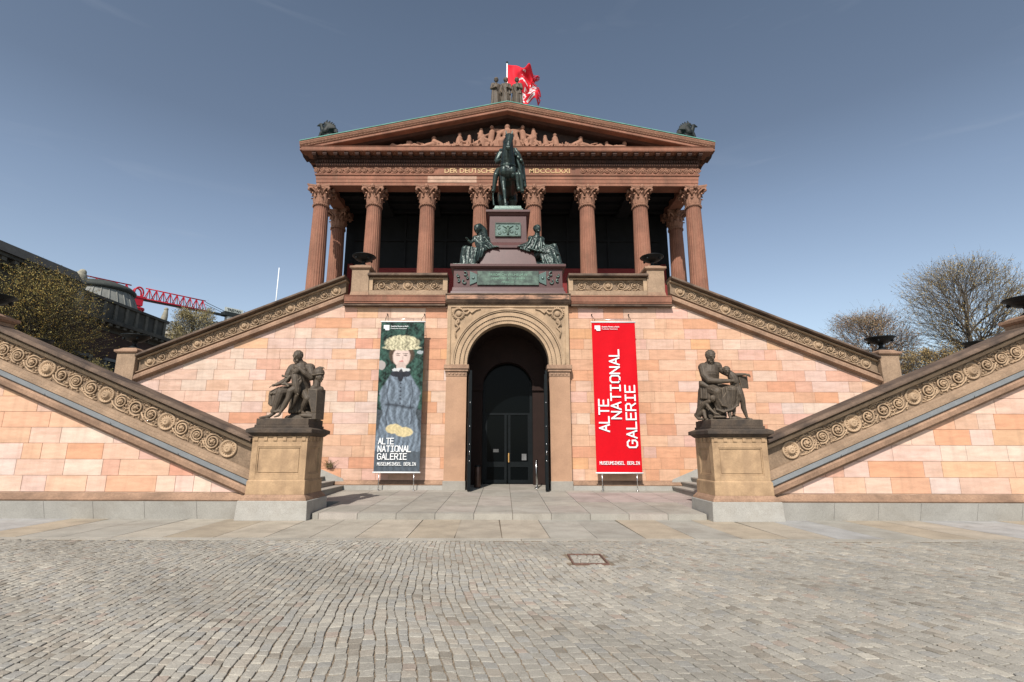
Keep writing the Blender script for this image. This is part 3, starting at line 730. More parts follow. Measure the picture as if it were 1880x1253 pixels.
# ------------------------------------------------------------------ fire bowls / urns
def urn():
    r = empty('iron_fire_bowl')
    p = MB(); p.lathe([(.20,0),(.20,.03),(.13,.06),(.07,.12),(.06,.17),(.09,.20),(.10,.22)], n=20); p.build('foot', M['iron'], r)
    b = MB(); b.lathe([(.10,.22),(.20,.235),(.33,.30),(.385,.36),(.40,.385),(.455,.40),(.47,.415),(.455,.43),(.40,.43),(.36,.39),(.2,.33),(.001,.31)], n=28, cap=False); bo = b.build('bowl', M['iron'], r)
    for k in range(4):
        h = MB(); a = k*pi/2+pi/4; h.ell((.34*cos(a), .34*sin(a), .30), (.05,.05,.05), n=8, m=5); h.build('lion_head', M['iron'], bo)
    return r
U0 = urn()
spots = [(-5.49,18.47,8.42,'on the upper post left of the horseman'), (5.49,18.47,8.42,'on the upper post right of the horseman'),
         (-13.72,18.45,5.22,'on the stair post below the red crane'), (13.72,18.45,5.22,'on the stair post before the smaller bare tree'),
         (-13.72,13.08,5.12,'cut by the left picture edge'), (13.72,13.08,5.12,'cut by the right picture edge'),
         (-18.0,19.2,5.22,'half hidden behind the lower left stair coping'), (18.0,19.2,5.22,'half hidden behind the lower right stair coping')]
for i, (x, y, z, t) in enumerate(spots):
    u = U0 if i == 0 else copy_tree(U0)
    u.location = (x, y, z); u.scale = (.95,.95,1.0) if i < 2 else (1.04,1.04,1.15)
    tag(u, 'shallow black iron fire bowl ' + t, 'urn', 'iron fire bowls on the stair posts')
# ================================================================== MUSEUM (temple front)
mus = empty('museum', (0, 24, 7.12)); tag(mus, 'red sandstone museum with a temple front of eight fluted columns under a sculpted pediment', 'museum')
OFF = Vector((0, -24, -7.12))
def mput(mb, name, m, parent=None, bevel=0):
    o = mb.build(name, m, parent or mus)
    if parent is None: o.location = OFF
    if bevel:
        b = o.modifiers.new('bevel', 'BEVEL'); b.width = bevel; b.segments = 2; b.limit_method = 'ANGLE'; b.angle_limit = radians(35)
    return o
YC = 24.0; BAY = 2.694; XC = 9.43; ZA = 14.66
# --- columns
def make_column():
    NF = 22
    sh = MB(); prof = []
    H0, H1 = 0.30, 6.52
    for k in range(13):
        t = k/12; r = 0.435*(1-0.17*t**1.6); prof.append((r, H0+(H1-H0)*t))
    fl = lambda a: 1-0.062*(abs(sin(a*NF/2))**0.55)
    N = NF*6
    sh.lathe(prof, n=N, flute=fl, cap=False)
    shaft = sh.build('column', M['red'], mus)
    b = MB(); b.box(-.60,.60,-.60,.60,0,.10); b.lathe([(.58,.10),(.60,.14),(.57,.18),(.50,.19),(.49,.23),(.53,.25),(.53,.28),(.46,.30)], n=32)
    b.build('base', M['red'], shaft)
    c = MB(); z0 = H1
    c.lathe([(.355,-.02),(.41,.0),(.42,.03),(.40,.06),(.36,.07)], (0,0,z0), n=28)
    for k in range(26):
        a = 2*pi*k/26; c.ell((.40*cos(a), .40*sin(a), z0-.03), (.028,.028,.035), n=5, m=3)
    # bell
    c.lathe([(.345,.06),(.345,.40),(.37,.66),(.44,.80),(.50,.86)], (0,0,z0), n=24)
    def leaf(a, zb, h, r0, out, wd):
        pts = [(r0, zb), (r0+.03, zb+h*.4), (r0+.05, zb+h*.75), (r0+out*.6, zb+h*.97), (r0+out, zb+h*.98), (r0+out*1.08, zb+h*.86)]
        ws = [wd*.75, wd, wd*.95, wd*.7, wd*.5, wd*.25]
        vs = []; fs = []
        for (r, z), wv in zip(pts, ws):
            for q, dr in ((-1, -.03), (-.5, .012), (0, -.008+.03), (.5, .012), (1, -.03)):
                x = r+dr; y = q*wv
                vs.append((x*cos(a)-y*sin(a), x*sin(a)+y*cos(a), z0+z))
        for j in range(5):
            for i in range(4): fs.append((j*5+i, j*5+i+1, (j+1)*5+i+1, (j+1)*5+i))
        c.add(vs, fs, smooth=True)
    for k in range(8): leaf(2*pi*k/8+pi/8, .06, .34, .35, .13, .13)
    for k in range(8): leaf(2*pi*k/8, .10, .56, .36, .15, .11)
    # volutes at the four corners
    for k in range(4):
        a = pi/4+k*pi/2
        for sd in (-1, 1):
            b0 = a+sd*0.42
            pts = [(.37*cos(b0), .37*sin(b0), z0+.50), (.46*cos(a+sd*.26), .46*sin(a+sd*.26), z0+.72), (.60*cos(a+sd*.10), .60*sin(a+sd*.10), z0+.83),
                   (.70*cos(a+sd*.04), .70*sin(a+sd*.04), z0+.80), (.72*cos(a), .72*sin(a), z0+.70), (.65*cos(a), .65*sin(a), z0+.67), (.63*cos(a), .63*sin(a), z0+.73)]
            c.tube(pts, [.03,.045,.055,.055,.05,.045,.03], 6)
        a2 = k*pi/2
        for sd in (-1, 1):
            pts = [(.37*cos(a2+sd*.35), .37*sin(a2+sd*.35), z0+.50), (.45*cos(a2+sd*.22), .45*sin(a2+sd*.22), z0+.66), (.49*cos(a2+sd*.08), .49*sin(a2+sd*.08), z0+.70), (.48*cos(a2+sd*.05), .48*sin(a2+sd*.05), z0+.62)]
            c.tube(pts, [.022,.032,.032,.02], 5)
        c.ell((.55*cos(a2), .55*sin(a2), z0+.90), (.10,.10,.11), n=8, m=5)
        for q in range(6):
            b = q*pi/3; c.ell((.58*cos(a2)-.09*cos(b)*sin(a2), .58*sin(a2)+.09*cos(b)*cos(a2), z0+.90+.09*sin(b)), (.045,.045,.045), n=5, m=3)
    # concave abacus
    ab = []
    for k in range(4):
        a0 = pi/4+k*pi/2; a1 = a0+pi/2
        p0 = Vector((.80*cos(a0), .80*sin(a0))); p1 = Vector((.80*cos(a1), .80*sin(a1)))
        for q in range(8):
            t = q/8; p = p0.lerp(p1, t); mid = sin(pi*t)*0.14
            n = Vector((cos((a0+a1)/2), sin((a0+a1)/2))); p = p-n*mid; ab.append((p.x, p.y))
    n = len(ab)
    for (s0, za, s1, zb) in ((.93,.86,.98,.93),(1.0,.935,1.0,1.015)):
        vs = [(x*s0, y*s0, z0+za) for x, y in ab]+[(x*s1, y*s1, z0+zb) for x, y in ab]
        c.add(vs, [tuple(range(n)), tuple(range(2*n-1, n-1, -1))]+[(i, (i+1)%n, (i+1)%n+n, i+n) for i in range(n)])
    c.build('capital', M['redrelief'], shaft)
    return shaft
COL = make_column()
cs = [(-XC+i*BAY, YC) for i in range(8)] + [(-XC, YC+BAY), (XC, YC+BAY)]
for i, (x, y) in enumerate(cs):
    c = COL if i == 0 else copy_tree(COL, mus)
    c.location = (x, y-24, 0); c.rotation_euler.z = (i % 4)*pi/2
# --- floor, back wall, ceiling
m = MB(); m.box(-10.3,10.3,23.2,60,6.9,7.118); m.box(-10.4,10.4,23.0,60,.0,6.9); mput(m, 'podium', M['string'])
m = MB(); m.box(-9.0,9.0,27.45,27.7,7.12,8.9)
for x0, x1 in ((-9.0,-8.7),(8.7,9.0)): m.box(x0,x1,27.44,27.7,8.9,11.9)
m.box(-9,9,27.5,27.8,8.9,9.2); mput(m, 'rear_wall_dado', M['redwall'])
m = MB(); m.box(-8.7,8.7,27.46,27.7,8.9,11.66); mput(m, 'red_wall_panels', M['redwall'])  # red stops at the shadow edge on the rear wall
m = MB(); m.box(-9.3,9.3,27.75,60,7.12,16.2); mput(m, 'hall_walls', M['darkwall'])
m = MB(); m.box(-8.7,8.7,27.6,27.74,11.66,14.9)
mput(m, 'rear_glazing', M['darkwall'])  # black sheet paints the shade on the upper rear wall
m = MB()
for k in range(8):
    x = -8.17+BAY*.0+k*2.334; m.box(x-.06,x+.06,27.5,27.62,11.66,14.9)
m.box(-8.7,8.7,27.49,27.61,13.3,13.42); mput(m, 'glazing_bars', M['darkwall'])  # bars added across the shade-black upper wall
m = MB(); m.box(-9.0,9.0,24.45,27.74,15.05,15.2)
for k in range(9): m.box(-9.53+k*BAY-.35-.0 if k else -9.0, min(9.0,-9.53+k*BAY+.35), 24.42, 27.5, 14.75, 15.05) if -9.53+k*BAY < 9.4 else None
for y in (25.2, 26.1, 27.0):
    m.box(-9.0,9.0,y,y+.22,14.88,15.05)
mput(m, 'coffered_ceiling', M['darkwall'])
# --- entablature : built as closed rings of mouldings around front and flanks
ent = empty('entablature', (0,0,0)); ent.parent = mus; ent.location = OFF
XW = 9.67; YFW = 23.60; YB = 60
def ring(prof, name, m):
    """prof [(out,z)] closed; 'out' measured outward from the frieze face; mitred at the front corners"""
    b = MB(); n = len(prof)
    vs = []
    for (o, z) in prof: vs.append((-XW-o, YB, z))
    for (o, z) in prof: vs.append((-XW-o, YFW-o, z))
    for (o, z) in prof: vs.append((XW+o, YFW-o, z))
    for (o, z) in prof: vs.append((XW+o, YB, z))
    fs = []
    for s in range(3):
        for i in range(n):
            k = (i+1) % n
            fs.append((s*n+i, s*n+k, (s+1)*n+k, (s+1)*n+i))
    fs.append(tuple(range(n))); fs.append(tuple(3*n+i for i in range(n-1,-1,-1)))
    b.add(vs, fs); return b.build(name, m, ent)
ring([(-.72,ZA),(-.04,ZA),(-.04,ZA+.15),(-.02,ZA+.155),(-.02,ZA+.33),(0,ZA+.335),(0,ZA+.50),(.05,ZA+.53),(.06,ZA+.60),(-.72,ZA+.60)], 'architrave', M['red'])
ring([(-.5,ZA+.60),(-.02,ZA+.60),(-.02,ZA+1.02),(-.5,ZA+1.02)], 'frieze', M['red'])
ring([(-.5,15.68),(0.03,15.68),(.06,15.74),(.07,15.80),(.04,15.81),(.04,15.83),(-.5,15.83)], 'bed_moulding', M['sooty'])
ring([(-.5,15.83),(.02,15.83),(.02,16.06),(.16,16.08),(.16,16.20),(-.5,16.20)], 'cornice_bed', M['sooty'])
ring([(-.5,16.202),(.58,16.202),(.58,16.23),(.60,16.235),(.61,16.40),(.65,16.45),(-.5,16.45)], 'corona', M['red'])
m = MB(); nd = int(2*XW/.125)
for i in range(nd): x = -XW+(i+.5)*2*XW/nd; m.box(x-.038,x+.038,YFW-.105,YFW-.01,15.86,15.99)
for s in (-1,1):
    for i in range(60): y = YFW+.06+i*.125; m.box(*( (XW+.01,XW+.105) if s>0 else (-XW-.105,-XW-.01)), y-.038,y+.038,15.86,15.99)
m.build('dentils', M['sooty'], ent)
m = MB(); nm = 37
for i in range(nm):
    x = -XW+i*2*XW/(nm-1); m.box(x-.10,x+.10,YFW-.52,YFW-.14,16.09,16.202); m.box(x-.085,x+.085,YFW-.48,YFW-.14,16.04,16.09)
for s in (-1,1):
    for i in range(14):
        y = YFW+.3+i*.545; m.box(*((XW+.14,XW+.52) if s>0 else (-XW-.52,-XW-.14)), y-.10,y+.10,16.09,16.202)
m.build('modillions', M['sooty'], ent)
m = MB(); rnd = random.Random(4)
for i in range(nm-1):
    x = -XW+(i+.5)*2*XW/(nm-1); m.ell((x, YFW-.36, 16.202), (.07,.07,.03), n=6, m=4)
m.build('soffit_rosettes', M['redrelief'], ent)
# egg and dart strip
m = MB()
for i in range(170):
    x = -XW-.03+(i+.5)*(2*XW+.06)/170; m.ell((x, YFW-.055, 15.75), (.035,.03,.045), n=6, m=4)
m.build('egg_moulding', M['redrelief'], ent)
# frieze scroll relief at both ends and the gilded lettering
def mini_scrolls(xa, xb, zc, h, y, n, seed):
    rnd = random.Random(seed); b = MB()
    wv = (xb-xa)/n
    for i in range(n):
        cx = xa+wv*(i+.5); d = 1 if i % 2 else -1; pts = []
        for k in range(15):
            t = k/14; a = -t*1.7*2*pi*d+pi*.5; r = h*.42*(1-t*.75); pts.append((cx+r*cos(a), y-.02-.02*t, zc+r*sin(a)))
        b.tube(pts, h*.085, 4); b.ell((cx, y-.02, zc), (h*.14,.04,h*.14), n=6, m=4)
        b.tube([(cx-wv*.6,y-.01,zc-d*h*.4),(cx,y-.02,zc-d*h*.47),(cx+wv*.6,y-.01,zc+d*h*.1)], h*.07, 4)
        for q in range(6):
            a = rnd.uniform(0, 2*pi); b.ell((cx+wv*.42*cos(a), y-.01, zc+h*.4*sin(a)), (h*.12,.03,h*.07), Matrix.Rotation(rnd.uniform(0,3),3,'Y'), n=5, m=3)
    return b
b = mini_scrolls(-9.8,-3.7,15.47,.34,YFW+.02,20,1); b.build('frieze_relief', M['redrelief'], ent)
b = mini_scrolls(3.7,9.8,15.47,.34,YFW+.02,20,2); b.build('frieze_relief', M['redrelief'], ent)
lt = text('gilded_inscription', 'DER DEUTSCHEN KUNST  MDCCCLXXI', .36, M['gold'], ent, (0, YFW+.018, 15.345), extrude=.02, align='CENTER', offset=.004)
wdt = lt.dimensions.x
lt.scale = (6.35/max(wdt, .1), 1, 1)
m = MB(); m.box(-4.02,-1.55,YFW-.004,YFW+.3,ZA+.337,ZA+.498); m.box(-4.02,-1.55,YFW+.016,YFW+.3,ZA+.157,ZA+.328); m.build('replaced_stone', mat('pale_replacement_stone', (.44,.28,.20)), ent)
# --- pediment
ped = empty('pediment', (0,0,0)); ped.parent = mus; ped.location = OFF
XR, ZR0, ZAP = 10.36, 16.45, 18.97
ZE = 16.71                                # top of the raking cornice at its end
SLP = (ZAP-ZE)/XR
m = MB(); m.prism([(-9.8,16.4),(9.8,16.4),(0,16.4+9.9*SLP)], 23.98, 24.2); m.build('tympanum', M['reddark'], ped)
def rake(prof, name, mt):
    """prof [(y, dz from the top line)]"""
    b = MB()
    b.run(prof, (-XR, ZE), (0, ZAP)); b.run(prof, (0, ZAP), (XR, ZE)); return b.build(name, mt, ped)
rake([(23.05,-.48),(23.02,-.455),(23.02,-.35),(22.99,-.33),(24.0,-.33),(24.0,-.48)], 'raking_corona', M['red'])
rake([(23.06,-.33),(23.00,-.31),(22.97,-.24),(22.90,-.12),(22.90,-.06),(24.0,-.06),(24.0,-.33)], 'raking_sima', M['redrelief'])
rake([(22.87,-.058),(22.87,-.015),(60.0,-.015),(60.0,-.058)], 'copper_edge', M['copper'])
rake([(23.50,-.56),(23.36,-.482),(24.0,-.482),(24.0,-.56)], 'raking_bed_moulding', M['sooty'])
m = MB(); n = 150
for s in (-1, 1):
    for i in range(n):
        x = s*(i+.5)*XR/n; z = ZAP-abs(x)*SLP
        m.ell((x, 22.95, z-.19), (.028,.03,.07), n=5, m=4)
        if i % 2: m.ell((x, 22.99, z-.30), (.05,.025,.025), n=5, m=3)
m.build('palmette_carving', M['redrelief'], ped)
m = MB()
m.add([(-XR,23.9,ZE-.06),(0,23.9,ZAP-.06),(XR,23.9,ZE-.06),(-XR,60,ZE-.06),(0,60,ZAP-.06),(XR,60,ZE-.06)], [(0,1,4,3),(1,2,5,4),(0,3,5,2)])
m.build('roof', M['copper'], ped)
# --- tympanum figures
def figure_relief():
    b = MB(); Y = 23.60; rnd = random.Random(8)
    def hd(x, z, r=.14): b.ell((x, Y, z), (r*.85, r*.9, r)); b.ell((x, Y+.05, z+.04), (r*.95, r, r*.85))
    def limb(pts, r0, r1):
        n = len(pts); rs = [(r0+(r1-r0)*i/(n-1))*1.10 for i in range(n)]; b.chain([(p[0], Y+(p[2] if len(p) > 2 else 0), p[1]) for p in pts], rs, 8)
    def recl(x, z, L, d, up=.45, arm=True):
        """reclining figure, hips at x, upper body towards d"""
        sh = (x+d*L*.42, z+up)
        limb([(x, z+.12), (x+d*L*.2, z+.12+up*.45), sh], .15, .17)
        hd(sh[0]+d*.06, sh[1]+.24)
        kn = (x-d*L*.33, z+.34); limb([(x, z+.14), kn, (x-d*L*.62, z+.08)], .14, .07); limb([(x, z+.12, -.08), (x-d*L*.38, z+.16, -.08), (x-d*L*.78, z+.06, -.08)], .13, .06)
        limb([sh, (sh[0]+d*.22, z+.25), (sh[0]+d*.10, z+.08)], .08, .05)
        if arm: limb([sh, (sh[0]-d*.20, sh[1]-.2, -.1), (sh[0]-d*.45, sh[1]-.18, -.12)], .08, .05)
        for k in range(7):
            t = k/6; x0 = x-d*L*(.05+.5*t); limb([(x0+d*.14, z+.33-.18*t, -.1), (x0-d*.06, z+.03, -.12)], .035, .05)
    # centre: seated winged figure
    limb([(0, 16.9), (0, 17.35), (0, 17.62)], .25, .22); hd(0, 17.93, .17)
    for s in (-1, 1):
        limb([(s*.2, 17.7), (s*.45, 17.45), (s*.5, 17.2)], .10, .07)
        limb([(s*.15, 17.1), (s*.3, 16.95, -.25), (s*.28, 16.62, -.2)], .18, .12)
        for k in range(5): limb([(s*.25, 17.6+.05*k, .1), (s*(.6+.05*k), 17.75+.03*k, .1)], .08, .05)
        for k in range(6): limb([(s*(.1+.09*k), 17.2, -.2), (s*(.15+.1*k), 16.6, -.2)], .05, .07)
        # attendants leaning to the centre
        limb([(s*.85, 17.0), (s*.82, 17.35), (s*.78, 17.62)], .16, .15); hd(s*.80, 17.92, .12)
        limb([(s*.85, 17.0), (s*1.25, 17.18, -.1), (s*1.2, 16.65, -.1)], .16, .09); limb([(s*.78, 17.55), (s*1.15, 17.42), (s*1.5, 17.55)], .08, .05)
        for k in range(6): limb([(s*(.6+.1*k), 17.0, -.1), (s*(.62+.12*k), 16.58, -.12)], .05, .07)
        recl(s*1.9, 16.56, 1.5, -s, .55)
        limb([(s*2.45, 16.6), (s*2.5, 16.95), (s*2.45, 17.25)], .17, .15); hd(s*2.45, 17.48, .12)
        limb([(s*2.45, 17.15), (s*2.2, 17.05), (s*2.0, 17.15)], .07, .05)
        recl(s*3.15, 16.54, 1.5, s*.9, .48)
        for k in range(6): limb([(s*(3.0+.1*k), 17.0-.05*k, -.1), (s*(2.9+.13*k), 16.56, -.12)], .045, .06)
        recl(s*4.35, 16.54, 1.25, -s, .34, False); limb([(s*4.3, 16.95), (s*4.6, 17.02)], .04, .05)
        recl(s*5.5, 16.53, 1.1, s*(1 if s < 0 else -1)*-1, .22, False)
        limb([(s*6.1, 16.58), (s*6.4, 16.66), (s*6.6, 16.60)], .09, .06)
    for k in range(110):
        x = rnd.uniform(-5.6, 5.6); env = max(.12, .95-.15*abs(x)); z = 16.5+rnd.uniform(.02, .55)*env; a_ = rnd.uniform(-.9,.9); L_ = rnd.uniform(.2,.5)
        limb([(x, z, rnd.uniform(-.12,.05)), (x+L_*cos(a_), z+L_*.5*sin(a_), rnd.uniform(-.15,.02))], rnd.uniform(.06,.12), rnd.uniform(.05,.10))
    for k in range(90):
        x = rnd.uniform(-3.6, 3.6); zt = 17.25-.13*abs(x)+rnd.uniform(-.2,.15); dx = rnd.uniform(-.22,.22)
        limb([(x, zt, -.20), (x+dx*.5, (zt+16.6)/2, -.24), (x+dx, 16.62+rnd.uniform(0,.2), -.22)], .022, .035)
    for s in (-1, 1):
        for (x, z) in ((1.35,17.75),(1.95,17.35),(3.75,17.22),(5.1,17.0),(.45,17.55)): hd(s*x, z+.02, .11); limb([(s*x, z-.1), (s*x*1.02, z-.45)], .11, .15)
    b.box(-6.6,6.6,23.5,23.8,16.44,16.50)
    return b
figure_relief().sculpt('pediment_figures', M['redrelief'], ped, voxel=.022, smooth=1)
m = MB()
for i in range(4): m.box(-9.2+i*.9, 9.2-i*.9, 23.74-.012*i, 23.79, 16.9+.42*i, 16.93+.42*i)

# --- portal: arched doorway surround, part of the museum
por = empty('doorway_surround', (0,0,0)); por.parent = mus; por.location = OFF
ZI, ZS, RI, RO = 4.60, 4.66, 1.47, 2.03
PX = 2.20; YP = 18.07
SM = None
for s in (-1,1):
    m = MB(); m.box(*sorted((s*RI, s*PX)), YP, 18.5, PZ(18.1)+.30, 4.18)
    SM = SM or mat('smooth_pilaster_stone', (0.41,0.245,0.155), nscale=1.2, namt=.14, stain=(.22,.13,.09), sscale=.9, slo=.55, shi=.8, samt=.5, bump=.15)
    m.build('pilaster', SM, por)
for s in (-1,1):
    m = MB(); m.box(*sorted((s*(RI-.02), s*(PX+.03))), YP-.03, 18.5, PZ(18.1)-.1, PZ(18.1)+.30)
    m.build('pilaster_foot', M['step'], por, bevel=.01)
for s in (-1,1):
    m = MB(); x0, x1 = sorted((s*RI, s*PX))
    m.box(x0-.01,x1+.01,YP-.015,18.5,4.18,4.36); m.box(x0-.05,x1+.05,YP-.06,18.5,4.36,4.45); m.box(x0-.08,x1+.08,YP-.10,18.5,4.45,4.60)
    io = m.build('impost', M['string'], por, bevel=.008)
m = MB()
for s in (-1,1):
    for k in range(5): m.lathe([(.055,0),(.055,.012),(.03,.02),(.001,.02)], n=10, cap=False) if False else m.ell((s*(RI+.10+k*.13), YP-.018, 4.27), (.045,.02,.045), n=8, m=4)
m.build('impost_trim', M['string'], por)
# archivolt rings
def arc_ring(b, r0, r1, y0, y1, z0=ZS, n=48, a0=0, a1=pi):
    vs = []; fs = []
    for i in range(n+1):
        a = a0+(a1-a0)*i/n
        for r, y in ((r0,y0),(r1,y0),(r1,y1),(r0,y1)): vs.append((r*cos(a), y, z0+r*sin(a)))
    for i in range(n):
        for k in range(4): fs.append((i*4+k, i*4+(k+1)%4, (i+1)*4+(k+1)%4, (i+1)*4+k))
    fs += [(0,1,2,3), tuple(n*4+k for k in (3,2,1,0))]
    b.add(vs, fs)
b = MB()
rnd = random.Random(77)
arc_ring(b, RI, RI+.10, YP+.02, 18.6); arc_ring(b, RI+.12, RI+.25, YP-.0, 18.5); arc_ring(b, RI+.27, RI+.42, YP-.03, 18.5); arc_ring(b, RI+.44, RI+.49, YP-.07, 18.5); arc_ring(b, RI+.49, RO, YP-.10, 18.5)
arc_ring(b, RI+.05, RI+.5, YP+.05, 18.5)
for s in (-1,1):
    for (r0,r1,y0) in ((RI,RI+.10,YP+.02),(RI+.12,RI+.25,YP),(RI+.27,RI+.42,YP-.03),(RI+.44,RI+.49,YP-.07),(RI+.49,RO,YP-.10)): b.box(*sorted((s*r0,s*r1)), y0, 18.5, 4.602, ZS)
b.build('archivolt', M['relief'], por)
b = MB()
for q, rr in enumerate((RI+.11, RI+.26, RI+.43)):
    for k in range(70):
        a = pi*(k+.5)/70; b.ell((rr*cos(a), YP-.02*q, ZS+rr*sin(a)), (.018,.018,.018), n=5, m=3)
b.build('bead_trim', M['coping'], por)
# spandrel panel
b = MB(); vs = []; fs = []; n = 40; ZT = 6.84
for i in range(n+1):
    a = pi*i/n; c_, s_ = cos(a), sin(a)
    k = min((PX-.02)/max(abs(c_),1e-6), (ZT-ZS)/max(s_,1e-6))
    vs += [((RO-.02)*c_, YP+.04, ZS+(RO-.02)*s_), (k*c_, YP+.04, ZS+max(k*s_,0))]
for i in range(n): fs.append((2*i,2*i+1,2*i+3,2*i+2))
b.add(vs, fs)
for s in (-1,1):
    b.box(*sorted((s*(PX-.12),s*PX)), YP, 18.5, 4.602, ZT); b.box(*sorted((s*(RO),s*(PX-.12))), YP+.05, 18.5, 4.602, ZT)
b.box(-(PX-.12),PX-.12,YP,18.5,ZT-.10,ZT); b.box(-.9,.9,YP+.045,18.5,ZS+RO-.02,ZT-.1)
for s in (-1,1):
    vs = [(s*PX,18.3,4.602),(s*(RO),18.3,4.602)]
b.build('spandrel', M['relief'], por)
for s in (-1,1):
    b = MB(); cx, cz = s*1.80, 6.50
    for k in range(20):
        a = 2*pi*k/20; b.ell((cx+.185*cos(a), YP+.01, cz+.185*sin(a)), (.055,.05,.03), Matrix.Rotation(-a+pi/2+.5,3,'Y'), n=6, m=4)
        b.ell((cx+.215*cos(a+.15), YP+.02, cz+.215*sin(a+.15)), (.05,.04,.025), Matrix.Rotation(-a+.4,3,'Y'), n=6, m=4)
    b.ell((cx, YP+.02, cz), (.11,.04,.11), n=12, m=5)
    for q, pts in enumerate(([(cx-s*.16,cz+.12),(cx-s*.35,cz+.16),(cx-s*.48,cz+.02),(cx-s*.62,cz+.14),(cx-s*.8,cz+.18)], [(cx+s*.02,cz-.2),(cx+s*.10,cz-.38),(cx-s*.02,cz-.52),(cx+s*.12,cz-.68),(cx+s*.08,cz-.9)],
                   [(cx-s*.14,cz+.02),(cx-s*.3,cz-.02),(cx-s*.42,cz+.12)], [(cx+s*.0,cz-.15),(cx-s*.02,cz-.32),(cx+s*.13,cz-.45)])):
        pts = [(max(-(PX-.15),min(PX-.15,x)), z) for x, z in pts]
        b.tube([(x, YP+.01, z) for x, z in pts], [.035,.045,.04,.035,.02][:len(pts)], 6)
    b.build('wreath_relief', M['relief'], por)
# cornice above the doorway
b = MB(); 
b.run([(18.5,6.84),(18.02,6.84),(17.96,6.90),(17.90,6.98),(17.90,7.16),(17.86,7.17),(17.86,7.21),(18.5,7.21)], (-2.28,0), (2.28,0))
b.build('door_cornice', M['coping'], por, bevel=.006)
b = MB(); b.box(-2.22,2.22,17.885,17.91,6.99,7.15); b.build('cornice_face', mat('patchy_cornice_stone', (0.36,0.20,0.13), nscale=2.5, namt=.35, stain=(0.06,.045,.04), sscale=1.8, slo=.45, shi=.6, samt=.8, stretch=(1,1,3)), por)
# vestibule: reveals, barrel vault, rear wall with the glazed door
def tunnel(b, r, y0, y1, zb, zs, n=24):
    pts = [(-r, zb)]+[(-r*cos(pi*i/n), zs+r*sin(pi*i/n)) for i in range(n+1)]+[(r, zb)]
    vs = [(x,y0,z) for x,z in pts]+[(x,y1,z) for x,z in pts]; m_ = len(pts)
    b.add(vs, [(i,i+1,i+1+m_,i+m_) for i in range(m_-1)])
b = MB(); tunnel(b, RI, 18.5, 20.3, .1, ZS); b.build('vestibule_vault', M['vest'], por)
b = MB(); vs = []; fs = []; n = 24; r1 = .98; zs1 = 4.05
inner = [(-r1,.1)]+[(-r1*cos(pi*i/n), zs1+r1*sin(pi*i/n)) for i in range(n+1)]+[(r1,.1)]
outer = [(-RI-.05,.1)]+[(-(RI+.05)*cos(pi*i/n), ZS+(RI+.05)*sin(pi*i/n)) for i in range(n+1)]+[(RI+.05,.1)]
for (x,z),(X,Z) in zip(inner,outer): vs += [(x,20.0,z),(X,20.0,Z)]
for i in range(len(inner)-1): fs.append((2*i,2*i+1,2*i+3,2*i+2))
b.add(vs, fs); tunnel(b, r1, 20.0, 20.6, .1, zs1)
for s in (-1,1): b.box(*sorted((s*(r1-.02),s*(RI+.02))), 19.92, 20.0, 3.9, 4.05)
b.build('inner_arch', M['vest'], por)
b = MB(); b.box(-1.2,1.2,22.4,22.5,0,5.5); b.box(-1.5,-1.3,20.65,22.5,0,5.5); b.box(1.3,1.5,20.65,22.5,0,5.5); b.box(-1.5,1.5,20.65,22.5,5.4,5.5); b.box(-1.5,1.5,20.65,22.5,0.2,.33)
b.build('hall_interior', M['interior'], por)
# glazed inner door
gd = empty('glazed_door', (0, 20.45, .36)); gd.parent = por
b = MB(); z1 = 5.3
b.box(-.98,.98,-.03,.03,2.62,2.70); b.box(-.98,-.88,-.04,.04,0,4.0); b.box(.88,.98,-.04,.04,0,4.0)
for s in (-1,1):
    b.box(*sorted((s*.03,s*.12)), -.03,.03,.0,2.62); b.box(*sorted((s*.80,s*.88)), -.03,.03,0,2.62); b.box(*sorted((s*.12,s*.80)), -.028,.028,0,.14); b.box(*sorted((s*.12,s*.80)), -.028,.028,.62,.82)
b.build('door_frame', M['doormetal'], gd)
b = MB(); b.box(-.93,.93,.0,.012,.05,4.7); b.build('glass_pane', M['glass'], gd)
b = MB(); b.box(.03,.07,-.10,-.06,.80,1.15); b.box(.035,.065,-.06,-.02,.83,.86); b.box(.035,.065,-.06,-.02,1.09,1.12); b.build('door_handle', M['brass'], gd)
b = MB(); b.box(.56,.74,-.012,-.004,.88,1.12); b.build('notice_sheet', mat('notice_paper', (.16,.16,.16), bump=0), gd)
b = MB(); b.box(-.55,-.34,-.012,-.004,1.18,1.30); b.build('notice_sheet', mat('notice_paper_dim', (.08,.08,.08), bump=0), gd)
b = MB()
for z in (.86,.90,.95,1.0): b.tube([(-.85,.3,z-.05),(-.25,.9,z+.12)], .006, 4); b.tube([(.85,.3,z-.05),(.25,.9,z+.12)], .006, 4)
b.build('stair_rail_inside', M['steel'], gd)

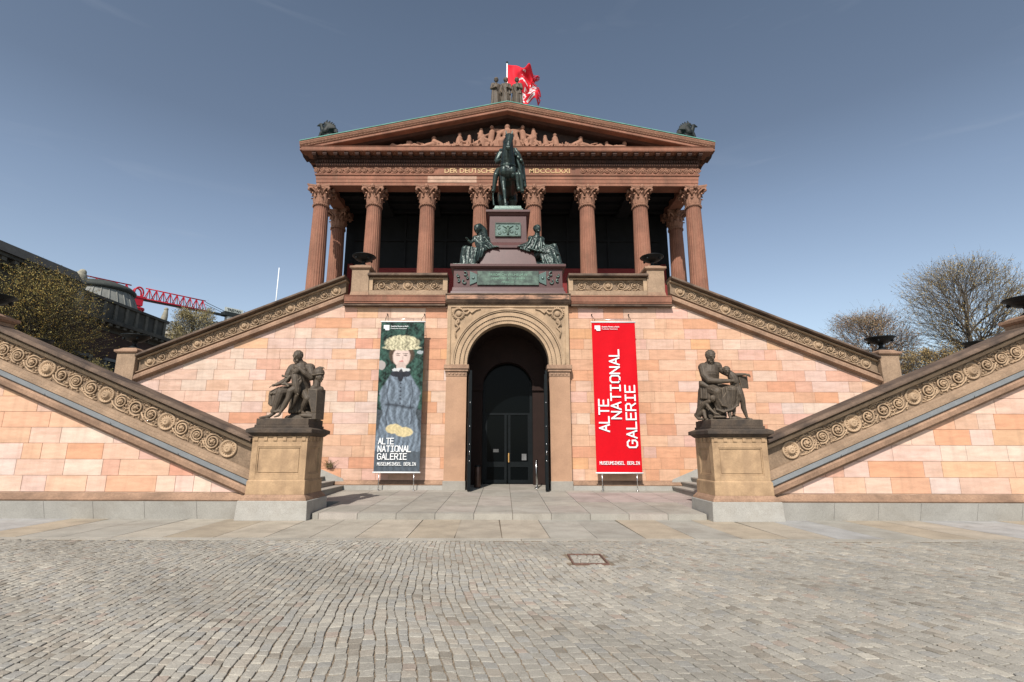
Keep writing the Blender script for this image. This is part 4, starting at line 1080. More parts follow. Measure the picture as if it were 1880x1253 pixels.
# --- the two open door leaves
def door_leaf(s):
    a = empty('door_leaf', (s*1.40, 18.55, PZ(18)+.03)); a.parent = por
    ang = radians(6)*(1 if s > 0 else 1)*s
    a.rotation_euler.z = -ang if s < 0 else -ang
    b = MB(); b.box(-.055,.055,-1.02,0,0,3.88); b.build('panel', M['doormetal'], a, bevel=.01)
    b = MB()
    for z0, z1 in ((.25,1.1),(1.3,2.4),(2.6,3.6)):
        for xx in (-.062,.062): b.box(xx-.006,xx+.006,-.86,-.16,z0,z1)
    b.build('raised_field', M['doormetal'], a)
    b = MB()
    for z in (.95, 1.5, 2.1, 2.9): b.ell((0,-1.03,z), (.02,.02,.025), n=6, m=4)
    b.tube([(0,-1.02,1.15),(0,-1.06,1.15),(0,-1.06,1.30),(0,-1.02,1.30)], .01, 5)
    b.build('bolt', M['steel'], a)
    tp = MB(); tp.box(-.02,.05,-.95,-.05,3.88,4.02); tp.build('top_hinge', M['doormetal'], a)
for s in (-1,1): door_leaf(s)
# ================================================================== PLINTHS AND STONE GROUPS
def plinth(s):
    side = 'left' if s < 0 else 'right'
    a = empty('statue_plinth', (s*5.59, 13.2, 0))
    tag(a, 'panelled ochre plinth on pale granite carrying the %s' % ('bearded man and helmeted herm' if s < 0 else 'man with girl and crouching child'), 'plinth', 'plinths at the foot of the stairs')
    def put(mb, name, m, bevel=.008, parent=None, seg=2):
        o = mb.build(name, m, parent or a)
        b = o.modifiers.new('bevel', 'BEVEL'); b.width = bevel; b.segments = seg; b.limit_method = 'ANGLE'; b.angle_limit = radians(35)
        return o
    y0 = -.67; yb = .75
    b = MB(); b.frustum((-.845,.845,y0,yb),(-.825,.825,y0+.02,yb-.01), 0, .45); put(b, 'granite_block', M['granite'], .015)
    b = MB(); b.frustum((-.80,.80,y0+.03,yb-.03),(-.78,.78,y0+.04,yb-.04), .45,.50); b.frustum((-.78,.78,y0+.05,yb-.05),(-.71,.71,y0+.12,yb-.12),.50,.585); put(b, 'base_moulding', M['string'])
    b = MB(); b.frustum((-.705,.705,y0+.125,yb-.12),(-.70,.70,y0+.13,yb-.125),.583,.885); b.frustum((-.70,.70,y0+.13,yb-.12),(-.675,.675,y0+.155,yb-.15),.885,.92); put(b, 'lower_die', M['plinth'])
    # upper die with sunken, moulded panels on front and both flanks
    x1 = .67; ya, yc = y0+.165, yb-.16; z0, z1 = .918, 1.83
    b = MB(); b.box(-x1+.03, x1-.03, ya+.035, yc-.035, z0, z1)
    fw = .14
    for (pa, pb) in (((-x1,-x1+fw),(z0,z1)), ((x1-fw,x1),(z0,z1))):
        b.box(*pa, ya, ya+.2, *pb)
        b.box(*pa, yc-.2, yc, *pb)
    for zz in ((z0, z0+.13), (z1-.13, z1)):
        b.box(-x1+fw, x1-fw, ya, ya+.1, *zz)
        for sx in (-1, 1): b.box(*sorted((sx*(x1-.1), sx*x1)), ya+.2, yc-.2, *zz)
    put(b, 'die', M['plinth'], .005)
    b = MB(); t = .03
    xx, za, zb = x1-fw, z0+.13, z1-.13
    for bx in ((-xx,xx,za,za+t),(-xx,xx,zb-t,zb),(-xx,-xx+t,za+t,zb-t),(xx-t,xx,za+t,zb-t)):
        b.box(bx[0],bx[1],ya+.012,ya+.05,bx[2],bx[3])
    b.box(-xx+.045,xx-.045,ya+.02,ya+.05,za+.045,zb-.045)
    for sx in (-1,1):
        ymn, ymx = ya+.2, yc-.2
        for bx in ((ymn,ymx,za,za+t),(ymn,ymx,zb-t,zb),(ymn,ymn+t,za+t,zb-t),(ymx-t,ymx,za+t,zb-t)):
            b.box(*sorted((sx*(x1-.06), sx*(x1-.012))), *bx)
    put(b, 'panel_moulding', M['plinth'], .006)
    b = MB(); b.box(-x1-.002,x1+.002,ya-.002,yc+.002,1.832,1.955)
    for k in range(6):
        x = -.58+k*.232; b.box(x-.045,x+.045,ya-.022,ya,1.85,1.95); b.box(x-.045,x+.045,ya-.018,ya,1.835,1.846)
    for sx in (-1,1):
        for k in range(4):
            y = ya+.12+k*.25; b.box(*sorted((sx*x1, sx*(x1+.022))), y-.045,y+.045,1.85,1.95)
    put(b, 'frieze', M['plinth'], .004)
    b = MB(); b.frustum((-.69,.69,ya-.02,yc+.02),(-.77,.77,ya-.10,yc+.10),1.957,2.03); b.box(-.80,.80,ya-.13,yc+.13,2.03,2.12); b.frustum((-.79,.79,ya-.12,yc+.12),(-.68,.68,ya-.01,yc+.01),2.12,2.165)
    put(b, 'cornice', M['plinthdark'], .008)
    b = MB(); rnd = random.Random(5+s)
    for k in range(26):
        x = -.64+k*.05; b.ell((x, ya-.008, 2.175+rnd.uniform(-.006,.006)), (.03,.02,.014), n=6, m=4)
    b.box(-.665,.665,ya+.01,yc-.01,2.165,2.23); b.box(-.64,.64,ya+.035,yc-.035,2.232,2.38)
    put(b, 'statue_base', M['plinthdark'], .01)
    return a
plinth(-1); plinth(1)

def hand(b, p, d, up, r=.02, curl=.5, n=5):
    """palm at p, fingers along d, bending towards -up"""
    p = Vector(p); d = Vector(d).normalized(); up = Vector(up).normalized(); s = d.cross(up).normalized()
    b.cap(p-d*r*1.5, p+d*r*1.2, r*1.5, r*1.7, 8)
    Ls = [1.9, 2.3, 2.5, 2.3]
    for k in range(4):
        q = p+d*r*2+s*r*(k-1.5)*1.05
        q1 = q+d*r*Ls[k]*.7-up*r*curl*.6; q2 = q1+d*r*Ls[k]*.7-up*r*curl*2
        b.cap(q, q1, r*.55, r*.5, 6); b.cap(q1, q2, r*.5, r*.4, 6)
    t = p+s*r*-2.0; b.cap(p-s*r*1.2, t+d*r*.8, r*.65, r*.55, 6); b.cap(t+d*r*.8, t+d*r*2.2-up*r*.3, r*.55, r*.42, 6)

def head(b, c, r, look, beard=False, hair=True, bun=False):
    """r = half the head height; look = facing direction"""
    c = Vector(c); f = Vector(look).normalized(); s = f.cross(Vector((0,0,1))).normalized(); u = s.cross(f).normalized()
    R = Matrix((s, f, u)).transposed()
    b.ell(c, (r*.78, r*.90, r), R, 14, 10)
    b.ell(c-u*r*.45+f*r*.22, (r*.56, r*.56, r*.55), R, 10, 8)
    b.cap(c+f*r*.88+u*r*.14, c+f*r*1.04-u*r*.14, r*.08, r*.13, 6)      # nose
    b.cap(c+f*r*.78+u*r*.26-s*r*.40, c+f*r*.78+u*r*.26+s*r*.40, r*.11, r*.11, 6)      # brow
    b.ell(c+f*r*.80-u*r*.40, (r*.24, r*.11, r*.07), R, 8, 6)      # lips
    b.ell(c+f*r*.70-u*r*.76, (r*.22, r*.18, r*.18), R, 8, 6)      # chin
    for q in (-1, 1): b.ell(c+s*r*.80*q-u*r*.02, (r*.09, r*.17, r*.24), R, 6, 5)
    if hair:
        b.ell(c-f*r*.17+u*r*.17, (r*.88, r*.86, r*.90), R, 14, 10)
        for k in range(22):
            a = k*2.4; t = (k+.5)/22; rr = sqrt(t)
            b.ell(c-f*r*.17+u*r*(.17+.86*cos(1.5*rr))+s*r*.84*sin(1.5*rr)*cos(a)-f*r*.80*sin(1.5*rr)*max(-.55,sin(a)), r*.13, None, 6, 4)
    if bun: b.ell(c-f*r*.95+u*r*.2, r*.42, None, 8, 6); b.ell(c+u*r*.6+f*r*.2, (r*.7, r*.5, r*.35), R, 10, 6)
    if beard:
        for k in range(10):
            a = k*2.4; b.ell(c+f*r*(.60+.12*sin(a))-u*r*(.62+.075*k)+s*r*.42*cos(a)*(1-k*.07), r*(.27-.010*k), None, 6, 5)

def folds(b, A, B, n, r, jit=.01, seed=0):
    """drapery ridges running between the polylines A and B"""
    rnd = random.Random(seed)
    def at(P, t):
        t = t*(len(P)-1); i = min(int(t), len(P)-2); return Vector(P[i]).lerp(Vector(P[i+1]), t-i)
    if n > 3:
        nb = int(n*1.4)+1
        for k in range(nb):
            t = (k+.5)/nb; b.cap(at(A, t)+Vector((0, r*1.1, 0)), at(B, t)+Vector((0, r*1.1, 0)), r*1.05, r*1.2, 6)
    for k in range(n):
        t = (k+.5)/n; a = at(A, t); c = at(B, min(1, max(0, t+rnd.uniform(-.04, .04)))); m = a.lerp(c, .5)+Vector((rnd.uniform(-jit,jit), rnd.uniform(-jit,jit), rnd.uniform(-jit,0)))
        q = (1.0, .62)[k % 2] if n > 4 else 1.0
        if q < 1: a = a+Vector((0, r*.5, 0)); m = m+Vector((0, r*.7, 0)); c = c+Vector((0, r*.5, 0))
        b.chain([a, m, c], [r*.8*q, r*1.05*q, r*1.15*q], 6)
def sheet(b, A, B, n, r):
    """a filled cloth between two polylines"""
    folds(b, A, B, n, r, 0)

def statue_left():
    a = empty('stone_group', (-5.57, 13.2, 2.38)); tag(a, 'dark weathered statue of a seated bearded man with a youth and a helmeted herm bust', 'statue')
    S = .00199
    P = lambda x, y, d=0.0: ((x-439)*S, d, (1040-y)*S)
    b = MB()
    # rock seat and ground
    b.cap(P(380,1030,.1), P(700,1020,.1), .10, .12); b.cap(P(420,1000,.25), P(690,960,.2), .12, .14); b.cap(P(560,860,.3), P(560,960,.3), .20, .24); b.cap(P(520,740,.33), P(560,860,.30), .16, .2)
    b.cap(P(600,990,-.12), P(720,1000,-.1), .05, .07); b.cap(P(640,960,-.02), P(710,980,0), .06,.06)
    # torso
    b.chain([P(510,640,.18), P(500,540,.12), P(490,430,.08), P(490,370,.09)], [.235,.215,.24,.21], 14)
    b.cap(P(385,365,.08), P(610,365,.10), .115, .13); b.cap(P(430,400,-.03), P(545,400,-.01), .09, .10)
    b.cap(P(490,340,.08), P(475,275,.02), .11, .09)
    head(b, P(461,218,-.03), .145, (-.35,-1,-.35), beard=True)
    # arms
    b.chain([P(375,370,.06), P(348,450,.02), P(345,525,.0), P(285,575,-.10), P(240,602,-.16)], [.10,.095,.08,.062,.045]); hand(b, P(222,610,-.19), (-1,-.5,-.3), (0,0,1), .021, .7)
    b.chain([P(615,370,.08), P(650,450,.02), P(655,500,-.04), P(590,450,-.14), P(525,390,-.17)], [.108,.098,.084,.068,.048]); hand(b, P(490,372,-.17), (-1,-.1,.35), (0,-1,.3), .022, 1.0)
    # thighs, legs
    b.chain([P(480,650,.15), P(390,680,-.05), P(315,700,-.20)], [.16,.145,.115]); b.chain([P(315,700,-.20), P(290,800,-.20), P(250,950,-.19)], [.115,.105,.07]); b.chain([P(250,965,-.19), P(210,1005,-.23), P(120,1026,-.33)], [.05,.042,.028])
    for k in range(4): b.cap(P(150-k*8,1015+k*5,-.31-.01*k), P(108,1022+k*4,-.35+.02*k), .016, .013, 6)
    b.chain([P(540,650,.12), P(600,720,-.03), P(645,775,-.12)], [.145,.12,.09]); b.chain([P(645,775,-.12), P(600,860,-.06), P(575,930,.0)], [.088,.076,.05]); b.chain([P(575,945,.0), P(610,965,-.08), P(660,985,-.13)], [.04,.036,.024])
    # cloak over the near knee
    A = [P(360,610,-.02), P(260,640,-.12), P(165,695,-.15), P(160,760,-.14)]; B = [P(300,900,-.18), P(262,880,-.19), P(200,862,-.17), P(165,835,-.15)]
    folds(b, A, B, 16, .030, .012, 3); folds(b, [P(430,640,-.08), P(330,690,-.20), P(300,720,-.24)], [P(330,940,-.18), P(280,950,-.22), P(225,935,-.22)], 9, .026, .01, 4)
    folds(b, [P(250,640,-.1), P(430,600,-.02)], [P(180,720,-.2), P(360,700,-.19)], 6, .024, .01, 5)
    b.chain([P(225,940,-.22), P(290,950,-.24), P(345,930,-.2)], [.034,.034,.03])
    folds(b, [P(420,640,-.02), P(560,680,.05)], [P(400,940,-.02), P(560,930,.1)], 8, .045, .01, 6)
    # youth leaning in front
    b.chain([P(520,680,-.20), P(505,600,-.22), P(490,520,-.20), P(470,470,-.17)], [.10,.10,.105,.09], 10)
    head(b, P(492,430,-.21), .085, (-.6,-1,.25)); b.cap(P(480,455,-.2), P(485,430,-.2), .045,.045)
    b.chain([P(445,490,-.20), P(400,510,-.24), P(365,500,-.25)], [.042,.035,.028]); hand(b, P(352,495,-.25), (-1,0,.2), (0,-1,0), .015, .6)
    b.chain([P(530,500,-.16), P(560,560,-.20), P(540,620,-.24)], [.042,.038,.03])
    b.chain([P(440,600,-.22), P(400,600,-.26), P(350,600,-.27)], [.035,.035,.04]); b.chain([P(420,500,-.24), P(370,580,-.26), P(420,625,-.28)], [.04,.035,.035])
    b.chain([P(500,650,-.22), P(450,690,-.26), P(430,790,-.27)], [.092,.088,.062]); b.chain([P(430,790,-.27), P(395,870,-.24), P(345,960,-.25)], [.062,.058,.034]); b.chain([P(345,975,-.25), P(330,1000,-.28), P(295,1016,-.34)], [.03,.028,.02])
    b.chain([P(535,660,-.18), P(520,740,-.18), P(480,830,-.12), P(440,900,-.08)], [.07,.06,.045,.03])
    rnd = random.Random(2)
    for k in range(34): b.ell(P(535+rnd.uniform(-25,20), 520+k*6.4, -.24+rnd.uniform(-.03,.03)), .020, None, 5, 4)
    # herm
    b.add([P(655,660,-.16),P(775,670,-.16),P(838,660,.10),P(700,650,.12),P(735,1040,-.16),P(775,1040,-.16),P(838,1040,.10),P(738,1040,.12)], [(0,1,2,3),(4,7,6,5),(0,4,5,1),(1,5,6,2),(2,6,7,3),(3,7,4,0)])
    b.add([P(650,650,-.17),P(770,660,-.17),P(835,650,.10),P(690,640,.12),P(655,760,-.17),P(775,760,-.17),P(838,760,.10),P(690,760,.12)], [(0,1,2,3),(4,7,6,5),(0,4,5,1),(1,5,6,2),(2,6,7,3),(3,7,4,0)])
    b.add([P(655,760,-.17),P(775,760,-.17),P(838,760,.10),P(690,760,.12),P(720,950,-.17),P(775,950,-.17),P(838,950,.10),P(720,950,.12)], [(0,1,2,3),(4,7,6,5),(0,4,5,1),(1,5,6,2),(2,6,7,3),(3,7,4,0)])
    b.cap(P(700,640,-.06), P(785,650,.0), .085, .085); b.cap(P(735,620,-.03), P(745,545,-.03), .10, .085)
    head(b, P(765,500,-.04), .125, (1,-.45,-.15), hair=False)
    b.ell(P(750,440,-.03), (.155,.13,.135), None, 14, 9); b.chain([P(690,470,-.10), P(760,462,-.15), P(828,452,-.12)], [.03,.022,.012], 8)
    b.chain([P(690,430,-.02), P(715,385,-.03), P(760,366,-.04), P(800,370,-.05), P(830,381,-.06)], [.022,.03,.032,.026,.010], 8); b.chain([P(700,500,.02), P(700,560,.03), P(700,600,.02)], [.05,.05,.05])
    b.cap(P(640,458,-.02), P(680,455,-.02), .03, .03)
    b.box((15-439)*S*0-.62, .62, -.30, .42, -.03, .015)
    b.sculpt('carved_figures', M['statue'], a, voxel=.0095, smooth=1, disp=.004, dscale=.05)
statue_left()

def statue_right():
    a = empty('stone_group', (5.58, 13.2, 2.38)); tag(a, 'dark statue of a seated man embracing a girl with a tablet, child crouching', 'statue')
    S = .00199
    P = lambda x, y, d=0.0: ((x-552)*S, d, (1040-y)*S)
    b = MB()
    b.cap(P(260,1030,.05), P(860,1030,.05), .06, .05); b.cap(P(380,960,.25), P(480,960,.25), .22, .22); b.cap(P(330,760,.28), P(420,860,.28), .18,.22); b.cap(P(620,1010,-.02), P(740,1030,0), .09,.05); b.cap(P(310,640,.25), P(290,900,.25), .13,.16)
    # man
    b.chain([P(400,610,.18), P(390,520,.12), P(380,420,.08), P(385,360,.09)], [.225,.21,.235,.21], 14)
    b.cap(P(295,345,.07), P(485,330,.09), .125, .13); b.cap(P(330,390,-.02), P(430,385,-.01), .09,.09)
    b.cap(P(385,330,.05), P(380,265,-.02), .11,.095)
    head(b, P(376,205,-.08), .148, (.12,-1,-.55), beard=True)
    b.chain([P(285,360,.04), P(285,450,-.02), P(325,525,-.10), P(440,545,-.22), P(560,545,-.26)], [.108,.10,.084,.07,.05]); hand(b, P(590,545,-.27), (1,-.05,-.05), (0,-1,.2), .022, .5)
    b.chain([P(495,345,.07), P(545,400,.04), P(600,450,-.02)], [.09,.075,.055])
    # knees and drapery
    b.chain([P(390,620,.15), P(370,650,-.08), P(385,680,-.24)], [.16,.15,.125]); b.chain([P(450,620,.15), P(530,640,-.06), P(590,655,-.22)], [.15,.14,.115])
    b.chain([P(385,680,-.24), P(410,800,-.2), P(430,930,-.14)], [.12,.11,.09]); b.chain([P(590,655,-.22), P(580,790,-.18), P(560,900,-.14)], [.11,.10,.08])
    b.chain([P(545,930,-.14), P(535,975,-.2), P(520,1015,-.30)], [.05,.045,.03]); b.cap(P(520,1015,-.28), P(585,1020,-.30), .035,.025); b.chain([P(620,880,-.1), P(610,960,-.1)], [.05,.04])
    folds(b, [P(320,640,-.12), P(380,600,-.16), P(470,640,-.20), P(500,620,-.18)], [P(380,900,-.20), P(430,920,-.22), P(490,920,-.22), P(520,900,-.2)], 10, .026, .012, 1)
    folds(b, [P(510,640,-.22), P(560,620,-.26), P(640,640,-.24)], [P(500,910,-.22), P(570,900,-.22), P(650,840,-.18)], 9, .026, .014, 2)
    for q in range(6): b.chain([P(318+q*14,650+q*30,-.25), P(370+q*12,735+q*24,-.30), P(450+q*8,760+q*22,-.28), P(500,700+q*20,-.25)], [.016,.026,.024,.014], 6)
    b.chain([P(380,905,-.2), P(450,935,-.24), P(560,905,-.22), P(640,850,-.2)], [.03,.034,.034,.03])
    b.cap(P(265,560,.05), P(320,600,-.02), .08,.07); folds(b, [P(250,530,.1), P(340,600,-.08)], [P(250,740,.12), P(320,760,-.1)], 7, .035, .01, 5)
    # girl
    b.chain([P(655,600,-.12), P(645,530,-.14), P(625,480,-.13), P(600,440,-.12)], [.115,.115,.12,.09], 10)
    head(b, P(548,405,-.18), .11, (-.15,-1,-.3), bun=True); b.cap(P(585,450,-.13), P(560,425,-.16), .05,.05)
    b.cap(P(560,365,-.12), P(590,380,-.10), .05,.05)
    b.chain([P(660,455,-.08), P(730,450,-.10), P(800,450,-.14)], [.052,.042,.032]); hand(b, P(815,458,-.16), (.9,-.2,-.3), (0,-1,.3), .018, 1.0)
    b.chain([P(690,470,-.02), P(700,560,-.05), P(690,600,-.12)], [.05,.045,.04])
    b.add([P(712,462,-.10),P(828,470,-.06),P(835,625,-.06),P(745,628,-.10),P(712,462,-.05),P(828,470,-.01),P(835,625,-.01),P(745,628,-.05)], [(0,1,2,3),(7,6,5,4),(0,4,5,1),(1,5,6,2),(2,6,7,3),(3,7,4,0)])
    b.cap(P(832,470,-.035), P(836,622,-.035), .022,.022,8)
    b.chain([P(675,620,-.12), P(690,700,-.17), P(722,790,-.17)], [.115,.10,.07]); b.chain([P(722,790,-.17), P(735,880,-.12), P(770,990,-.10)], [.066,.062,.038]); b.chain([P(770,1005,-.10), P(800,1022,-.16)], [.03,.022])
    folds(b, [P(690,560,-.08), P(745,600,-.02)], [P(750,840,-.1), P(770,800,-.02)], 6, .028, .01, 7); folds(b, [P(640,620,-.2), P(700,640,-.22)], [P(660,860,-.16), P(690,740,-.2)], 4, .024, .01, 8)
    # crouching child
    head(b, P(325,770,-.24), .078, (.5,-.7,-.6)); b.chain([P(212,970,.20), P(222,890,.10), P(255,830,-.05), P(295,800,-.18)], [.085,.085,.078,.055])
    b.chain([P(265,830,-.12), P(285,900,-.24), P(325,955,-.30), P(345,965,-.31)], [.042,.036,.028,.024]); hand(b, P(355,966,-.32), (1,0,-.3), (0,0,1), .014, .4)
    b.chain([P(205,980,.18), P(240,925,-.04), P(245,1010,-.10)], [.07,.055,.035]); b.chain([P(190,960,.22), P(195,1010,.12), P(240,1022,0)], [.06,.04,.03])
    b.ell(P(385,1003,-.28), (.17,.10,.04), None, 12, 6); b.cap(P(380,900,-.1), P(390,1010,-.1), .06,.08)
    b.box(-.62,.62,-.42,.42,-.03,.012)
    b.sculpt('carved_figures', M['statue'], a, voxel=.0095, smooth=1, disp=.004, dscale=.05)
statue_right()

# ================================================================== HORSEMAN MONUMENT
def monument():
    a = empty('monument_pedestal', (0, 18.2, 7.21)); tag(a, 'stepped dark red granite pedestal with bronze plaques above the arched doorway', 'pedestal')
    OFF2 = Vector((0,-18.2,-7.21))
    def put(b, name, m, bevel=.01, parent=None):
        o = b.build(name, m, parent or a); 
        if parent is None: o.location = OFF2
        if bevel:
            k = o.modifiers.new('bevel','BEVEL'); k.width = bevel; k.segments = 2; k.limit_method = 'ANGLE'; k.angle_limit = radians(35)
        return o
    b = MB(); b.frustum((-2.14,2.14,18.04,22.2),(-2.11,2.11,18.07,22.2),7.212,7.36); b.frustum((-2.08,2.08,18.10,22.2),(-2.06,2.06,18.12,22.2),7.36,7.52); b.frustum((-2.03,2.03,18.15,22.2),(-2.02,2.02,18.16,22.2),7.52,8.24); b.frustum((-2.05,2.05,18.12,22.2),(-2.12,2.12,18.05,22.2),8.24,8.30)
    b.box(-2.15,2.15,18.02,22.2,8.30,8.40); put(b, 'lower_block', M['porphyry'])
    b = MB(); b.frustum((-1.20,1.20,18.36,22.0),(-1.12,1.12,18.42,22.0),8.40,8.54); b.frustum((-1.10,1.10,18.44,22.0),(-.95,.95,18.55,22.0),8.54,9.22); b.box(-1.02,1.02,18.48,22.0,9.22,9.33); put(b, 'middle_block', M['porphyry'])
    b = MB(); b.frustum((-.90,.90,18.56,21.9),(-.76,.76,18.68,21.8),9.33,9.52); b.frustum((-.74,.74,18.70,21.8),(-.72,.72,18.72,21.8),9.52,10.66); b.frustum((-.75,.75,18.70,21.8),(-.84,.84,18.62,21.9),10.66,10.76); b.box(-.87,.87,18.58,21.95,10.76,10.86); b.frustum((-.82,.82,18.62,21.9),(-.66,.66,18.76,21.75),10.86,10.93); put(b, 'upper_die', M['porphyry'])
    # plaque with inscription
    b = MB(); b.box(-1.14,1.14,18.09,18.17,7.60,8.14); pl = put(b, 'inscription_plaque', M['verdigris'], .01)
    for s in (-1,1):
        b = MB(); b.prism([(s*1.15,7.72),(s*1.42,7.60),(s*1.42,8.14),(s*1.15,8.02)] if s>0 else [(-1.15,8.02),(-1.42,8.14),(-1.42,7.60),(-1.15,7.72)], 18.11, 18.17); b.ell((s*1.29,18.11,7.87),(.06,.03,.06),n=12,m=5)
        put(b, 'plaque_wing', M['bronze'], .006)
    M['plaqueletter'] = mat('pale_verdigris_letters', (.20,.33,.25), rough=.7, bump=0)
    for k, (t, z, sz) in enumerate((('FRIEDRICH WILHELM IV', 8.0, .13), ('GEWIDMET VON SEINER', 7.86, .11), ('MAJESTÄT', 7.72, .10))):
        tt = text('plaque_lettering', t, sz, M['plaqueletter'], pl, (0,18.088,z-.05), extrude=.008, align='CENTER', sx=1.05)
    b = MB()
    for s in (-1,1):
        for (cx, cz, R, d) in ((1.60,8.03,.10,1),(1.60,7.72,.10,-1),(1.84,7.96,.07,-1),(1.84,7.76,.07,1),(1.52,7.88,.06,1)):
            pts = []
            for k in range(14):
                t = k/13; an = d*t*4.6+1.2; r = R*(1-t*.7); pts.append((s*(cx+r*cos(an)), 18.12, cz+r*sin(an)))
            b.tube(pts, [.026]*14, 5)
    put(b, 'scroll_ornament', M['bronze'], 0)
    b = MB(); b.box(-.50,.50,18.66,18.72,9.76,10.34); p2 = put(b, 'relief_plaque', M['bronze'], .006)
    b = MB()
    for z in (9.78,10.31): b.box(-.5,.5,18.63,18.665,z-.02,z+.02)
    for x in (-.485,.485): b.box(x-.02,x+.02,18.63,18.665,9.80,10.29)
    b.cap((0,18.65,9.86),(0,18.64,10.08),.05,.06,8); b.ell((0,18.64,10.17),.045); b.tube([(-.2,18.65,10.2),(0,18.63,10.08),(.2,18.65,10.2)],.02,5)
    for s in (-1,1):
        for (cx,cz,R,d) in ((.16,9.97,.09,1),(.34,10.12,.10,-1),(.34,9.9,.08,1)):
            pts = [(s*(cx+R*(1-t/13*.7)*cos(d*t/13*5+2)), 18.655, cz+R*(1-t/13*.7)*sin(d*t/13*5+2)) for t in range(14)]
            b.tube(pts, .018, 5)
    b.build('relief_scrolls', M['verdigris'], p2)
    b = MB(); b.box(-.60,.60,18.80,21.7,10.93,11.02); b.frustum((-.56,.56,18.84,21.65),(-.52,.52,18.88,21.6),11.02,11.17); put(b, 'bronze_plinth', M['bronze'], .01)
monument()

def horseman():
    a = empty('equestrian_statue', (0, 18.95, 11.17)); tag(a, 'dark green bronze statue of a rider in a cloak on a horse lifting one foreleg', 'equestrian statue')
    b = MB()   # x right, y back, z up ; horse faces -y
    B_ = lambda *c: c
    # trunk
    b.chain([(0,.30,1.72),(0,.75,1.66),(0,1.45,1.62),(0,2.1,1.72)], [.35,.40,.41,.37], 16); b.ell((0,2.2,1.80),(.36,.38,.36),None,14,10); b.ell((-.02,.22,1.66),(.35,.30,.36),None,14,10)
    for s in (-1,1): b.ell((s*.16,.12,1.62),(.19,.22,.27),None,12,8)
    # neck rising, slightly turned; head tucked down
    b.chain([(0,.42,1.95),(-.01,.22,2.35),(.0,.05,2.72),(.03,-.05,2.98)], [.34,.28,.22,.17], 14)
    b.chain([(.04,-.03,3.08),(.06,-.24,2.90),(.03,-.40,2.60),(-.0,-.50,2.30)], [.165,.165,.12,.092], 12); b.ell((.0,-.52,2.26),(.105,.10,.095)); b.ell((.03,-.14,2.80),(.135,.19,.20))
    for s in (-1,1):
        b.cap((.05+s*.10,.0,3.16),(.05+s*.14,-.03,3.40),.055,.015,7); b.ell((.05+s*.135,-.26,2.95),.038); b.ell((s*.06,-.60,2.28),.026)
        b.tube([(s*.11+.02,-.30,2.75),(s*.12+.02,-.15,2.85),(s*.12+.04,.02,3.0)],.014,5); b.tube([(s*.09,-.40,2.45),(s*.28,.1,2.1),(s*.2,.85,2.35)],.013,5)
    b.tube([(-.13,-.42,2.6),(.0,-.54,2.62),(.16,-.42,2.6)],.016,5); b.tube([(-.14,-.22,3.02),(.05,-.38,3.04),(.23,-.22,3.02)],.016,5); b.tube([(-.33,.12,1.86),(-.2,-.12,1.80),(0,-.18,1.76),(.2,-.12,1.80),(.33,.12,1.86)],.022,5)
    rnd = random.Random(4)
    for k in range(22):
        t = k/21; z = 3.15-1.15*t; y = .08+.52*t; b.chain([(0.02,y,z+.02),(-.13-.04*sin(k),y-.05,z-.10),(-.17-.05*sin(k*2.),y-.08,z-.24)],[.035,.03,.012],6)
    for k in range(5): b.chain([(.04,-.02,3.14),(.02+.03*k-.05,-.16,3.10),(.03+.03*(k-2),-.27,2.93)],[.035,.03,.012],6)
    # support foreleg (viewer's left)
    b.chain([(-.18,.20,1.50),(-.19,.22,1.20),(-.17,.16,.86),(-.15,.16,.80),(-.12,.17,.42),(-.10,.16,.22),(-.09,.10,.10)], [.17,.125,.078,.085,.052,.062,.05], 10)
    b.cap((-.09,.08,.09),(-.085,.04,.035),.07,.085,10)
    # raised foreleg
    b.chain([(.20,.18,1.48),(.27,-.02,1.30),(.36,-.26,1.28),(.37,-.29,1.24),(.38,-.22,.93),(.40,-.18,.80),(.42,-.24,.72)], [.16,.115,.082,.085,.052,.062,.05], 10)
    b.cap((.42,-.25,.70),(.43,-.27,.62),.065,.085,10)
    # hind legs
    for s, y0, lift in ((-1,2.15,.0),(1,2.05,.0)):
        b.chain([(s*.18,2.12,1.62),(s*.24,1.98,1.25),(s*.24,2.02,1.05),(s*.25,2.38,.74),(s*.25,2.40,.70),(s*.26,2.30,.36),(s*.27,2.26,.20),(s*.28,2.16,.10)], [.27,.20,.14,.075,.082,.055,.062,.05], 10)
        b.cap((s*.28,2.14,.09),(s*.28,2.10,.035),.07,.085,10)
    b.chain([(0,2.48,1.95),(-.05,2.68,1.75),(-.12,2.74,1.3),(-.2,2.66,.8),(-.24,2.62,.45)],[.08,.12,.15,.12,.04],10)
    for k in range(6): b.cap((-.1+.04*k,2.7,1.5),(-.25+.03*k,2.66,.45),.05,.03,6)
    o = b.sculpt('horse', M['bronze'], a, voxel=.019, smooth=1, disp=.01, dscale=.12)
    # rider (one continuous body)
    r = MB(); hy = 1.05
    r.chain([(0,hy,2.25),(0,hy-.02,2.5),(0,hy-.03,2.85),(0,hy-.02,3.02)], [.24,.23,.27,.20], 14); r.cap((-.25,hy,3.02),(.25,hy,3.02),.13,.13); r.cap((0,hy,3.1),(0,hy-.02,3.22),.10,.09)
    head(r, (0,hy-.04,3.38), .18, (0,-1,-.1), hair=False)
    for s in (-1,1):
        r.chain([(s*.16,hy,2.22),(s*.40,hy-.28,2.00),(s*.50,hy-.42,1.74),(s*.56,hy-.34,1.35),(s*.585,hy-.30,1.12)], [.18,.155,.12,.095,.075], 12)
        r.chain([(s*.585,hy-.30,1.06),(s*.61,hy-.42,.98),(s*.63,hy-.55,.96)],[.07,.06,.045],8)
        r.tube([(s*.58,hy-.5,.90),(s*.66,hy-.46,.90),(s*.64,hy-.4,1.12)],.018,5)
